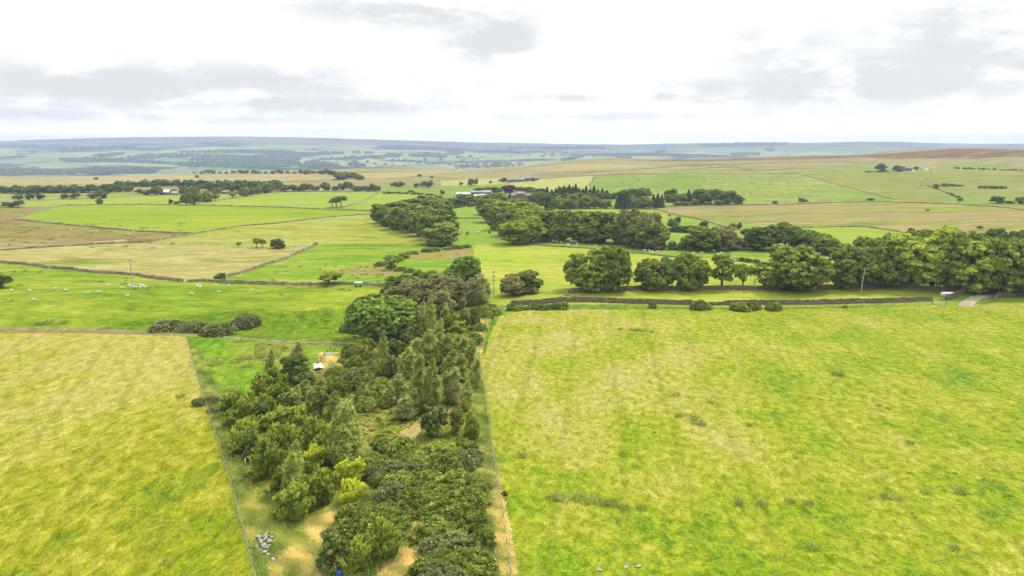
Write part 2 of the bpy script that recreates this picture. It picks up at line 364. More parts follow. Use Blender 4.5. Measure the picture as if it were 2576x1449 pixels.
    M['heather'] = grass('heather', [g(120, 92, 66), g(140, 104, 78), g(164, 128, 94), g(186, 156, 114)], 70, 12, 3, stretch=(.35, 1), val=.2)
    M['yellow'] = grass('yellow upland hay', [g(196, 200, 104), g(208, 206, 122), g(214, 208, 132)], 60, 8, 2, stretch=(.4, 1), val=.09)
    M['dirt'] = plain('pale bare soil', alb(206, 180, 128), .95, .2, .5)
    M['mud'] = plain('mud', alb(120, 95, 66), .95, .3, 1.5)
setup_materials()

def valley_mat():
    m, N = new_mat('patchwork valley')
    geo = N.n('ShaderNodeNewGeometry'); pos = geo.outputs['Position']
    wv = N.scalev(pos, (1, 1, 0))
    warp = N.noise(wv, 1 / 500, 3, .5)
    vo = N.n('ShaderNodeTexVoronoi', feature='F1', distance='MANHATTAN'); N.put(vo.inputs['Vector'], N.scalev(pos, (1, .8, 0), .4)); vo.inputs['Scale'].default_value = 1 / 260; vo.inputs['Randomness'].default_value = .8
    sepc = N.n('ShaderNodeSeparateColor'); N.t.links.new(vo.outputs['Color'], sepc.inputs[0])
    g = alb
    f = N.ramp(sepc.outputs[0], [(0, g(128, 172, 84)), (.3, g(150, 184, 100)), (.55, g(178, 192, 120)), (.8, g(206, 200, 136)), (1, g(112, 152, 84))])
    ed = N.n('ShaderNodeTexVoronoi', feature='DISTANCE_TO_EDGE'); N.put(ed.inputs['Vector'], N.scalev(pos, (1, .8, 0), .4)); ed.inputs['Scale'].default_value = 1 / 260
    n1 = N.noise(wv, 1 / 70, 5, .65)
    f = N.mix(N.mapr(n1, .56, .68), f, g(110, 138, 78))
    wood = N.noise(N.scalev(pos, (.7, 1, 0)), 1 / 900, 5, .62)
    f = N.mix(N.mapr(wood, .52, .55), f, g(70, 92, 58, k=.55))
    # open moor with plantations higher up
    mo = N.noise(N.scalev(pos, (.35, 1, 0)), 1 / 700, 5, .6)
    moor = N.ramp(mo, [(.36, g(64, 86, 60, k=.7)), (.46, g(100, 116, 84, k=.75)), (.54, g(160, 158, 122, k=.9)), (.66, g(110, 124, 90, k=.8))])
    sp = N.n('ShaderNodeSeparateXYZ'); N.put(sp.inputs[0], pos)
    alt = N.m('ADD', sp.outputs[1], N.m('MULTIPLY', N.m('SUBTRACT', mo, .5), 2500))
    col = N.mix(N.mapr(alt, 5600, 6600), f, moor)
    finish(N, col, .95, None, spec=.05)
    return m

# ------------------------------------------------------------------ ground sheet
FIELDS = []      # (polygon in survey readings, material key); later ones lie over earlier ones
def field(key, *pts): FIELDS.append((key, list(pts)))
LFENCE = [(468, 846), (483, 905), (500, 960), (515, 1010), (540, 1090), (565, 1170), (590, 1255), (615, 1350), (640, 1449), (662, 1540)]
RFENCE = [(1240, 785), (1231, 812), (1217, 848), (1205, 888), (1210, 925), (1222, 1010), (1236, 1120), (1253, 1230), (1270, 1330), (1285, 1449), (1298, 1540)]
W1 = [(-260, 634), (-130, 648), (0, 660), (90, 670), (218, 684), (327, 692), (458, 709.5)]
W1B = [(472, 711), (510, 708), (559, 711), (703, 717.5), (748, 718), (884, 716), (893, 717)]
W1C = [(912, 717), (966, 721), (1010, 728)]
W2 = [(-260, 655), (-120, 642), (0, 630), (120, 622), (235, 615), (376, 608.5), (491, 588), (600, 570), (703, 561), (729, 558), (830, 546), (939, 539)]
W3 = [(800, 615), (770, 628), (721, 650), (703, 656), (639, 677), (586, 693), (562, 704)]
W4 = [(1305, 611), (1360, 618), (1469, 625), (1550, 633), (1632, 640), (1703, 648), (1760, 653)]
W5 = [(1430, 737), (1500, 735), (1578, 731), (1632, 729), (1823, 729), (1980, 729), (2105, 725), (2255, 723), (2337, 730), (2446, 735), (2500, 738), (2700, 741)]
W6 = [(1285, 769), (1425, 759), (1523, 760), (1632, 764.5), (1769, 767.5), (1980, 766), (2108, 764.5), (2255, 760.5), (2346, 757.5)]
W6B = [(2378, 755), (2416, 742), (2473, 732)]
W7 = [(1635, 522.6), (1703, 541.7), (1769, 554), (1801.6, 565), (1823, 572), (1850, 580)]
W8 = [(2010, 437), (2050, 449), (2105, 464), (2173, 483), (2252, 502)]
W9 = [(0, 560), (35, 552), (85, 536), (136, 522), (169, 516.5), (374, 515), (500, 517), (644, 520), (703, 522), (857, 528.5), (945, 531)]
W10 = [(953, 484.5), (940, 492), (912, 507.6), (880, 517), (857, 523)]
W11 = [(491, 513), (540, 506), (573, 501), (640, 491), (703, 483.5), (830, 482.5), (953, 483.5)]
W12 = [(1278, 461), (1354, 450.5), (1496, 441), (1640, 438.5), (1980, 437.5), (2010, 437)]
W13 = [(1496, 443), (1490, 455), (1480, 467)]
W14 = [(1340, 442), (1400, 436), (1529, 431), (1578, 428.5), (1660, 421.7), (1769, 415), (1980, 409), (2200, 410)]
W15 = [(1687, 431), (1782, 422), (1850, 420.5), (1880, 427), (1905, 436)]
W16 = [(1635, 521.5), (1760, 518), (1873, 516), (1990, 514), (2091, 510), (2228, 507.5)]
W17 = [(2228, 508), (2330, 511), (2432, 516), (2500, 520), (2590, 530)]
W18 = [(1960, 574), (2010, 573), (2173, 570), (2214, 576.5), (2282, 586)]
W19 = [(41, 552), (153, 564.5), (314, 579), (400, 585), (491, 588)]
W20 = [(1132, 550.5), (1175, 549.5), (1217, 550)]
W21 = [(2340, 425), (2343, 440), (2318, 458), (2316, 466)]

field('ur', (-700, 640), (800, 625), (1300, 610), (2000, 590), (3300, 590), (3300, 1700), (-700, 1700))
field('lime2', (-200, 513), (57, 508), (355, 494), (458, 491), (600, 488), (703, 484.5), (953, 483), (1105, 489), (1060, 500), (1005, 507), (939, 529), (857, 528), (644, 519), (374, 514.5), (169, 516), (60, 520), (-200, 523))
field('lime', (36, 551), (136, 521.5), (169, 517), (374, 515), (644, 520), (703, 522), (945, 531), (939, 539), (830, 546), (703, 561), (600, 570), (491, 588), (314, 579), (153, 564))
field('sedge', (-260, 523), (60, 520), (136, 521.5), (36, 551), (153, 564), (314, 579), (491, 588), (376, 608.5), (235, 615), (120, 622), (0, 630), (-260, 655))
field('dirt', (236, 607.5), (312, 602), (330, 608), (270, 612), (236, 613))
field('moor', (-200, 612), (60, 604), (236, 608), (236, 613), (120, 621), (-200, 640))
field('hay', (-260, 655), (0, 630), (120, 622), (235, 615), (376, 608.5), (409, 613), (600, 622.5), (703, 625), (800, 616), (770, 628), (703, 656), (586, 693), (562, 704), (510, 708), (458, 709), (218, 684), (0, 660), (-260, 634))
field('hay2', (376, 608.5), (491, 588), (600, 570), (703, 561), (830, 546), (939, 539), (960, 545), (1000, 575), (1060, 605), (1115, 615), (950, 614), (800, 616), (703, 625), (600, 622.5), (409, 613))
field('centre', (800, 616), (950, 614), (1190, 617), (1194, 645), (1190, 735), (966, 722), (893, 717), (703, 718), (559, 711), (586, 693), (703, 656), (770, 628))
field('bank', (800, 616), (900, 614), (1100, 615), (1130, 619), (960, 621), (810, 620))
field('rushy', (925, 622), (1070, 625), (1090, 628), (960, 626))
field('rushy', (1030, 641), (1120, 628), (1180, 622), (1194, 640), (1185, 652), (1100, 653), (1010, 650))
field('rushy', (850, 676), (930, 666), (980, 671), (1010, 680), (1000, 690), (960, 697), (880, 692))
field('rushy', (559, 711), (640, 708), (800, 711), (980, 715), (966, 722), (893, 717), (703, 718))
field('ur', (1290, 500), (1660, 498), (1650, 530), (1380, 535), (1290, 600))
field('corr', (1105, 504), (1225, 503), (1217, 550), (1240, 575), (1265, 595), (1290, 612), (1192, 617), (1110, 616), (1120, 590), (1150, 575), (1140, 550))
field('upgreen', (955, 470), (1200, 466), (1290, 462), (1290, 505), (1140, 507), (1100, 489), (955, 483))
field('cr', (1192, 617), (1290, 612), (1305, 611), (1360, 618), (1469, 625), (1632, 640), (1703, 648), (1850, 657), (1930, 664), (2100, 660), (2300, 700), (2337, 730), (2105, 725), (1823, 729), (1632, 729), (1500, 735), (1430, 737), (1245, 747), (1215, 745), (1194, 700))
field('ur', (1305, 611), (1354, 603), (1523, 610), (1575, 615), (1632, 630), (1851, 630), (1955, 629), (2110, 640), (2110, 662), (1930, 664), (1850, 657), (1703, 648), (1632, 640), (1469, 625), (1360, 618))
field('cr', (1190, 762), (1245, 747), (1430, 738), (1632, 730), (1823, 730), (2105, 726), (2255, 724), (2337, 731), (2473, 736), (2416, 742), (2350, 757), (2255, 760), (1980, 766), (1769, 767), (1523, 760), (1425, 758), (1290, 768))
field('ur', (1380, 533), (1411, 527), (1632, 524), (1703, 541.7), (1769, 554), (1801, 565), (1850, 580), (1960, 590), (1960, 628), (1640, 632), (1575, 615), (1400, 600))
field('lime2', (1395, 530), (1411, 526.5), (1632, 524), (1650, 530), (1640, 535), (1410, 534))
field('hay2', (1400, 536), (1640, 536), (1690, 545), (1640, 560), (1450, 560))
field('rmoor', (1635, 522.6), (1760, 518), (1990, 514), (2091, 510), (2228, 507.6), (2432, 516), (2800, 523), (2800, 640), (2105, 660), (1960, 600), (1850, 580), (1801, 565), (1703, 541.7))
field('ur', (1790, 557), (1870, 566), (1970, 568), (2173, 569), (2173, 571), (1960, 576), (1870, 577))
field('lime2', (1960, 575), (2010, 573), (2173, 570), (2214, 577), (2282, 586), (2270, 600), (2105, 618), (2050, 605))
field('lime2', (2480, 584), (2590, 574), (2700, 572), (2700, 600), (2520, 596))
field('upland', (1496, 442), (1640, 439), (1980, 438), (2010, 437.5), (2105, 464), (2173, 483), (2252, 502), (2228, 507.6), (2091, 510), (1990, 514), (1873, 516), (1635, 522), (1480, 505), (1480, 467))
field('upgreen', (1500, 443), (1780, 441), (1760, 475), (1600, 488), (1484, 482), (1484, 466))
field('moorpale', (-300, 452), (0, 449), (330, 441), (700, 439), (1000, 432), (1180, 428), (1000, 446), (700, 455), (400, 458), (0, 466), (-300, 470))
field('moorpale', (1320, 424), (1420, 414), (1520, 412), (1640, 417), (1500, 424), (1400, 431))
field('yellow', (1278, 461), (1354, 450.5), (1496, 442), (1480, 467), (1484, 490), (1290, 490))
field('yellow', (1110, 455), (1270, 448), (1280, 460), (1200, 467), (1110, 468))
field('upland2', (2010, 437.5), (2105, 464), (2173, 483), (2252, 502), (2432, 516), (2800, 524), (2800, 420), (2340, 428), (2200, 433))
field('upgreen', (2005, 436), (2030, 429), (2120, 424), (2190, 421), (2345, 424), (2345, 432), (2180, 436))
field('upgreen', (2350, 423), (2370, 415), (2440, 410), (2550, 415), (2560, 421), (2480, 424))
field('upgreen', (2360, 505), (2390, 490), (2576, 488), (2700, 490), (2700, 505), (2420, 512))
field('upgreen', (1680, 438), (1700, 427), (1790, 424), (1785, 434))
field('heather', (2110, 393.5), (2220, 387), (2330, 379), (2400, 374), (2480, 375), (2576, 377), (2700, 378), (2700, 398), (2560, 394), (2450, 400), (2350, 399), (2260, 400))
field('heather', (1560, 404), (1700, 401.5), (1880, 397), (2150, 391), (2150, 397), (2000, 401), (1880, 404), (1700, 406))
field('upland', (-200, 490), (0, 487), (365, 484), (370, 490), (60, 507), (-200, 512))
field('moor', (-200, 503), (60, 499), (240, 496), (250, 498), (57, 507), (-200, 512))
# near ground
field('sheepf', (-400, 620), (0, 661), (90, 671), (218, 685), (327, 693), (465, 711), (559, 712), (703, 719), (893, 718), (966, 722), (1010, 728), (1000, 800), (960, 862), (740, 862), (540, 846), (200, 829), (0, 826), (-400, 824))
field('bank', (250, 826), (370, 800), (520, 790), (700, 770), (830, 775), (880, 800), (900, 858), (740, 860), (540, 845), (380, 833))
field('sheepf', (640, 765), (760, 755), (860, 765), (800, 780), (680, 786))
field('NL', (-420, 834), (0, 838), (200, 838), (400, 844), *LFENCE, (400, 1700), (-700, 1700), (-700, 1000))
field('verge', (-400, 826), (0, 828), (200, 830), (400, 838), (470, 846), (400, 844), (200, 838), (0, 838), (-400, 834))
field('strip', *LFENCE, *RFENCE[::-1], (1225, 760), (1160, 762), (1000, 790), (930, 862), (740, 865), (540, 849))
def c2(x, y): return 511.1 + x / 3.9935, 1086.1 + y / 3.9935
def c3(x, y): return 830.6 + x / 3.3945, 1022.2 + y / 3.3945
field('drygrass', *[c3(*p) for p in [(1120, 380), (1320, 330), (1400, 620), (1440, 820), (1500, 1100), (1570, 1449), (1590, 1600), (1420, 1600), (1400, 1200), (1330, 1000), (1260, 760), (1180, 520)]])
field('drygrass', *[c2(*p) for p in [(1130, 960), (1300, 840), (1520, 790), (1440, 960), (1470, 1130), (1260, 1060), (1190, 1150)]])
field('drygrass', *[c2(*p) for p in [(640, 1290), (820, 1230), (960, 1170), (1130, 1210), (1150, 1449), (1130, 1600), (680, 1600)]])
field('drygrass', *[c2(*p) for p in [(360, 620), (520, 640), (640, 760), (560, 860), (430, 830)]])
field('drygrass', *[c3(*p) for p in [(560, 1260), (760, 1230), (790, 1449), (760, 1600), (450, 1600), (440, 1400)]])
field('drygrass', *[c3(*p) for p in [(590, 220), (700, 160), (820, 60), (860, 110), (720, 280), (640, 310)]])
field('paddock', (471, 850), (560, 850), (640, 858), (740, 866), (930, 868), (840, 893), (790, 925), (700, 930), (640, 980), (580, 990), (510, 990), (500, 955), (485, 905))
field('strip', (640, 862), (720, 868), (760, 905), (690, 925), (640, 900))
field('NR', *RFENCE, (1330, 1700), (3000, 1700), (3200, 1000), (3200, 758), (2576, 761), (2420, 767), (2300, 767), (2255, 763), (1980, 769), (1769, 770), (1523, 763), (1425, 762), (1290, 771))
field('bank', (1242, 787), (1300, 776), (1420, 766), (1523, 766), (1769, 773), (1980, 773), (2250, 767), (2250, 771), (1980, 778), (1760, 779), (1500, 778), (1330, 778), (1256, 795), (1230, 850), (1222, 890), (1214, 890), (1220, 848))

GROUND_FIELDS_DEFAULT = 'moor'
def build_ground():
    az_f = np.radians(np.concatenate([np.arange(-50, 50.01, 0.55), np.arange(55, 306, 6.0)]))
    rings = np.concatenate([[6.0, 14.0], np.geomspace(25, 2450, 215)])
    gx = [0.0]; gy = [0.0]
    for i, r in enumerate(rings):
        a = az_f + (0.5 * math.radians(.55) if i % 2 else 0)
        gx += list(np.sin(a) * r); gy += list(np.cos(a) * r)
    verts = [Vector((x, y)) for x, y in zip(gx, gy)]
    edges = []; polys = []
    for key, poly in FIELDS:
        pts = hit(dense(poly, 16.0, True))
        keep = [0]
        for i in range(1, len(pts)):
            if np.hypot(*(pts[i, :2] - pts[keep[-1], :2])) > .05: keep.append(i)
        pts = pts[keep, :2]; k0 = len(verts); n = len(pts)
        verts += [Vector((p[0], p[1])) for p in pts]
        edges += [(k0 + i, k0 + (i + 1) % n) for i in range(n)]
        polys.append(pts)
    ov, oe, of, a, b, c = geometry.delaunay_2d_cdt(verts, edges, [], 0, 1e-3)
    xs = np.array([v.x for v in ov]); ys = np.array([v.y for v in ov]); zs = H(xs, ys)
    tri = np.array([list(f) for f in of]); cx = xs[tri].mean(1); cy = ys[tri].mean(1)
    keys = [GROUND_FIELDS_DEFAULT] + sorted(set(k for k, _ in FIELDS))
    kid = {k: i for i, k in enumerate(keys)}
    mi = np.zeros(len(tri), np.int32)
    for (key, _), p in zip(FIELDS, polys):
        q = np.roll(p, 1, 0); ids = np.nonzero((cx > p[:, 0].min()) & (cx < p[:, 0].max()) & (cy > p[:, 1].min()) & (cy < p[:, 1].max()))[0]
        X, Y = cx[ids], cy[ids]; ins = np.zeros(len(ids), bool)
        for (x1, y1), (x2, y2) in zip(p, q):
            if y1 == y2: continue
            ins ^= ((y1 > Y) != (y2 > Y)) & (X < (x2 - x1) * (Y - y1) / (y2 - y1) + x1)
        mi[ids[ins]] = kid[key]
    me = bpy.data.meshes.new('ground')
    me.from_pydata(list(zip(xs.tolist(), ys.tolist(), zs.tolist())), [], tri.tolist())
    me.polygons.foreach_set('material_index', mi)
    me.polygons.foreach_set('use_smooth', [True] * len(me.polygons))
    for k in keys: me.materials.append(M[k])
    # triangles must face up
    bm = bmesh.new(); bm.from_mesh(me); 
    for f in bm.faces:
        f.normal_update()
        if f.normal.z < 0: f.normal_flip()
    bm.to_mesh(me); bm.free(); me.update()
    o = bpy.data.objects.new('ground', me); COL.objects.link(o); o['kind'] = 'structure'
    # the valley and the hills beyond the moor edge
    az = np.linspace(-1.05, 1.05, 300); rr = np.geomspace(2050, 9300, 190)
    A, R = np.meshgrid(az, rr); X, Y = A * R, R
    Z = H(X, Y) - .6 * (R < 2400)
    nA = len(az); v = np.stack([X, Y, Z], -1).reshape(-1, 3)
    q = [(i * nA + j, i * nA + j + 1, (i + 1) * nA + j + 1, (i + 1) * nA + j) for i in range(len(rr) - 1) for j in range(nA - 1)]
    me = bpy.data.meshes.new('hills'); me.from_pydata(v.tolist(), [], [f[::-1] for f in q]); me.polygons.foreach_set('use_smooth', [True] * len(q))
    me.materials.append(valley_mat())
    h = bpy.data.objects.new('hills', me); COL.objects.link(h); h['kind'] = 'structure'
build_ground()

# ------------------------------------------------------------------ object helpers
def tag(o, label=None, cat=None, group=None, kind=None):
    if label: o['label'] = label
    if cat: o['category'] = cat
    if group: o['group'] = group
    if kind: o['kind'] = kind
    return o
def empty(name, loc, rz=0.0, scale=(1, 1, 1)):
    o = bpy.data.objects.new(name, None); COL.objects.link(o)
    o.empty_display_size = .2; o.location = loc; o.rotation_euler = (0, 0, rz); o.scale = scale
    return o
def link(name, me, parent=None, loc=(0, 0, 0), rz=0.0, scale=(1, 1, 1)):
    o = bpy.data.objects.new(name, me); COL.objects.link(o)
    o.location = loc; o.rotation_euler = (0, 0, rz); o.scale = scale
    if parent is not None: o.parent = parent
    return o
ORD = ['leftmost', 'second from the left', 'third from the left', 'fourth from the left', 'fifth from the left', 'sixth from the left', 'seventh from the left', 'eighth from the left', 'ninth from the left', 'tenth from the left', 'eleventh from the left', 'twelfth from the left', 'thirteenth from the left', 'fourteenth from the left', 'fifteenth from the left', 'sixteenth from the left', 'seventeenth from the left', 'eighteenth from the left', 'nineteenth from the left', 'twentieth from the left', 'twenty first from the left', 'twenty second from the left', 'twenty third from the left', 'twenty fourth from the left']
def ordinal(i, n):
    if n == 1: return 'the only one'
    if i == n - 1: return 'rightmost'
    if i == n - 2 and n > 4: return 'second from the right'
    if i == n - 3 and n > 7: return 'third from the right'
    return ORD[min(i, len(ORD) - 1)]

class MB:
    """collects simple solids into one mesh"""
    def __init__(s): s.v = []; s.f = []
    def add(s, vs, fs):
        k = len(s.v); s.v += [tuple(p) for p in vs]; s.f += [tuple(i + k for i in f) for f in fs]
    def box(s, c, d, rz=0.0, taper=1.0):
        c = Vector(c); x, y, z = d[0] / 2, d[1] / 2, d[2] / 2; R = Matrix.Rotation(rz, 3, 'Z')
        vs = []
        for sz in (-1, 1):
            t = 1 if sz < 0 else taper
            for sx, sy in ((-1, -1), (1, -1), (1, 1), (-1, 1)): vs.append(c + R @ Vector((sx * x * t, sy * y * t, sz * z)))
        s.add(vs, [(3, 2, 1, 0), (4, 5, 6, 7), (0, 1, 5, 4), (1, 2, 6, 5), (2, 3, 7, 6), (3, 0, 4, 7)])
    def tube(s, pts, rad, n=6, cap=True):
        pts = [Vector(p) for p in pts]; rings = []
        for i, p in enumerate(pts):
            t = (pts[min(i + 1, len(pts) - 1)] - pts[max(i - 1, 0)])
            t = t.normalized() if t.length > 1e-9 else Vector((0, 0, 1))
            a = t.cross(Vector((0.31, 0.95, 0.05)) if abs(t.y) < .9 else Vector((1, 0, 0))).normalized(); b = t.cross(a)
            r = rad[i] if isinstance(rad, (list, tuple)) else rad
            rings.append([p + (a * math.cos(2 * math.pi * k / n) + b * math.sin(2 * math.pi * k / n)) * r for k in range(n)])
        vs = [q for r in rings for q in r]
        fs = [(i * n + k, i * n + (k + 1) % n, (i + 1) * n + (k + 1) % n, (i + 1) * n + k) for i in range(len(pts) - 1) for k in range(n)]
        if cap: fs += [tuple(range(n))[::-1], tuple((len(pts) - 1) * n + k for k in range(n))]
        s.add(vs, fs)
    def mesh(s, name, mat, smooth=False):
        me = bpy.data.meshes.new(name); me.from_pydata(s.v, [], s.f); me.materials.append(mat)
        if smooth: me.polygons.foreach_set('use_smooth', [True] * len(me.polygons))
        me.update(); return me
    def build(s, name, mat, parent=None, smooth=False, **kw):
        return link(name, s.mesh(name, mat, smooth), parent, **kw)

def quads_mesh(name, c, n, size, elong, axis, tint, mat, rng):
    """leaf faces: c centres, n normals, size, elongation along axis (None = any)"""
    N = len(c)
    n = n / np.maximum(np.linalg.norm(n, axis=1, keepdims=True), 1e-9)
    a = rng.normal(size=(N, 3)) if axis is None else axis + rng.normal(size=(N, 3)) * .25
    t = a - n * np.sum(a * n, axis=1, keepdims=True)
    t /= np.maximum(np.linalg.norm(t, axis=1, keepdims=True), 1e-9)
    b = np.cross(n, t)
    sz = np.asarray(size).reshape(-1, 1) * np.ones((N, 1))
    L, Wd = sz * elong * .5, sz * .5
    bend = n * sz * .12
    V = np.stack([c - t * L - bend, c + b * Wd + t * L * .1, c + t * L - bend, c - b * Wd + t * L * .1], 1).reshape(-1, 3)
    me = bpy.data.meshes.new(name)
    me.vertices.add(4 * N); me.vertices.foreach_set('co', V.astype(np.float32).ravel())
    me.loops.add(4 * N); me.loops.foreach_set('vertex_index', np.arange(4 * N, dtype=np.int32))
    me.polygons.add(N); me.polygons.foreach_set('loop_start', np.arange(0, 4 * N, 4, dtype=np.int32))
    at = me.attributes.new('tint', 'FLOAT', 'FACE'); at.data.foreach_set('value', np.clip(tint, 0, 1).astype(np.float32))
    me.materials.append(mat); me.update(calc_edges=True); me.validate()
    return me

def unit(a): return a / np.maximum(np.linalg.norm(a, axis=1, keepdims=True), 1e-9)

def lobed(name, mat, seed, w=10., h=9., base=1.3, nl=14, ncl=330, rc=.8, nleaf=34, ls=.36, lean=0.0, open_=0.0, flat=.85, fill=2500, elong=1.25, bark='bark', trunk_r=.38, spiky=0.0, top=0.0, limbs=6):
    rng = np.random.default_rng(seed); R = w / 2; ch = h - base
    lob = [(np.array([0, 0, base + ch * .48]), np.array([R * .62, R * .62, ch * .40]))]
    for i in range(nl):
        a = 2 * math.pi * (i * .618 + rng.random() * .25); e = rng.uniform(-1.0, 1.0)
        ce = math.sqrt(max(0, 1 - e * e * .8))
        rr = R * rng.uniform(.24, .38)
        c = np.array([math.cos(a) * ce * (R - rr), math.sin(a) * ce * (R - rr), base + ch * .48 + e * (ch * .5 - rr * flat * .8)])
        c[2] = max(c[2], base + rr * flat * .55)
        lob.append((c, np.array([rr, rr, rr * flat])))
    if top > 0: lob.append((np.array([0, 0, base + ch * .75]), np.array([R * .4, R * .4, ch * .27])))
    wts = np.array([l[1][0] ** 2 for l in lob]); wts[0] *= .5; wts /= wts.sum()
    C, D = [], []
    tries = 0
    while len(C) < ncl and tries < ncl * 30:
        tries += 1
        k = rng.choice(len(lob), p=wts); c, r = lob[k]
        d = rng.normal(size=3); d /= np.linalg.norm(d)
        if d[2] < -.55: continue
        p = c + d * r * rng.uniform(.9, 1.04)
        if p[2] < base * .85: continue
        if any(j != k and np.sum(((p - c2) / r2) ** 2) < .72 for j, (c2, r2) in enumerate(lob)): continue
        if open_ and math.sin(p[0] * 1.35 + seed) * math.sin(p[1] * 1.2 + 2 * seed) * math.sin(p[2] * 1.7 + 1) > .5 - open_ * 1.6: continue
        C.append(p); D.append(d)
    C = np.array(C); D = np.array(D); n = len(C)
    rcs = rc * rng.uniform(.6, 1.5, size=n); ct = rng.normal(.5, .2, size=n)
    ci = np.repeat(np.arange(n), nleaf); m = len(ci)
    dd = unit(D[ci] * .75 + np.array([0, 0, .75]) + rng.normal(size=(m, 3)) * .7)
    pos = C[ci] + dd * (rcs[ci] * (.45 + .55 * np.sqrt(rng.random(m))))[:, None] * np.array([1, 1, .75])
    nor = dd + rng.normal(size=(m, 3)) * .42
    size = ls * rng.uniform(.7, 1.35, m); tint = ct[ci] + rng.normal(0, .14, m)
    axis = None
    if spiky: axis = unit(D[ci] * .6 + np.array([.25, 0, .9])) ; nor = np.cross(axis, rng.normal(size=(m, 3))) + D[ci] * .3
    if spiky:
        ns, nl_ = int(n * .55), 13
        si = rng.choice(n, ns); sdir = unit(D[si] * .7 + np.array([.3, .05, .75]) + rng.normal(size=(ns, 3)) * .25)
        tt = np.tile(np.linspace(.2, 1, nl_), ns); sj = np.repeat(np.arange(ns), nl_); sl = rng.uniform(.6, 1.15, ns) * w * .17
        ps = C[si][sj] + sdir[sj] * (tt * sl[sj])[:, None] + rng.normal(size=(len(sj), 3)) * .05
        pos = np.concatenate([pos, ps]); axis = np.concatenate([axis, sdir[sj]]); nor = np.concatenate([nor, np.cross(sdir[sj], rng.normal(size=(len(sj), 3)))])
        size = np.concatenate([size, ls * rng.uniform(.6, 1.1, len(sj))]); tint = np.concatenate([tint, .72 + rng.normal(0, .14, len(sj)) + .1 * tt])
    if fill:
        k = rng.choice(len(lob), p=wts, size=fill); cc = np.array([l[0] for l in lob])[k]; r2 = np.array([l[1] for l in lob])[k]
        d = unit(rng.normal(size=(fill, 3))); pf = cc + d * r2 * rng.uniform(.45, .76, size=(fill, 1))
        keep = pf[:, 2] > base
        pf, d = pf[keep], d[keep]
        pos = np.concatenate([pos, pf]); nor = np.concatenate([nor, d + rng.normal(size=d.shape) * .4]); size = np.concatenate([size, np.full(len(pf), ls * 2.0)])
        tint = np.concatenate([tint, rng.normal(.42, .12, len(pf))])
        if axis is not None: axis = np.concatenate([axis, d])
    pos[:, 0] += lean * np.maximum(pos[:, 2] - base, 0)
    me = quads_mesh(name, pos, nor, size, elong if not spiky else elong * 2.2, axis, tint, mat, rng)
    wt = 2 * np.percentile(np.abs(pos[:, :2]), 98.5); ht = np.percentile(pos[:, 2], 99.7)
    tb = MB()
    rl = random.Random(seed)
    top_z = base + ch * .55
    def lx(z): return lean * max(z - base, 0)
    tb.tube([(0, 0, -.3), (0.03, 0, base * .5), (lx(base) + .05, .04, base), (lx(top_z), 0, top_z)], [trunk_r * 1.35, trunk_r, trunk_r * .85, trunk_r * .3], 8)
    for i in range(limbs):
        c, r = lob[1 + i % (len(lob) - 1)]
        z0 = base * rl.uniform(.55, 1.3); zz = (z0 + c[2]) / 2
        tb.tube([(0, 0, z0), (c[0] * .35 + lx(zz), c[1] * .35, zz), (c[0] * .85 + lx(c[2]), c[1] * .85, c[2])], [trunk_r * .55, trunk_r * .35, trunk_r * .12], 6)
    return me, tb.mesh('trunk', M[bark], True), wt, ht

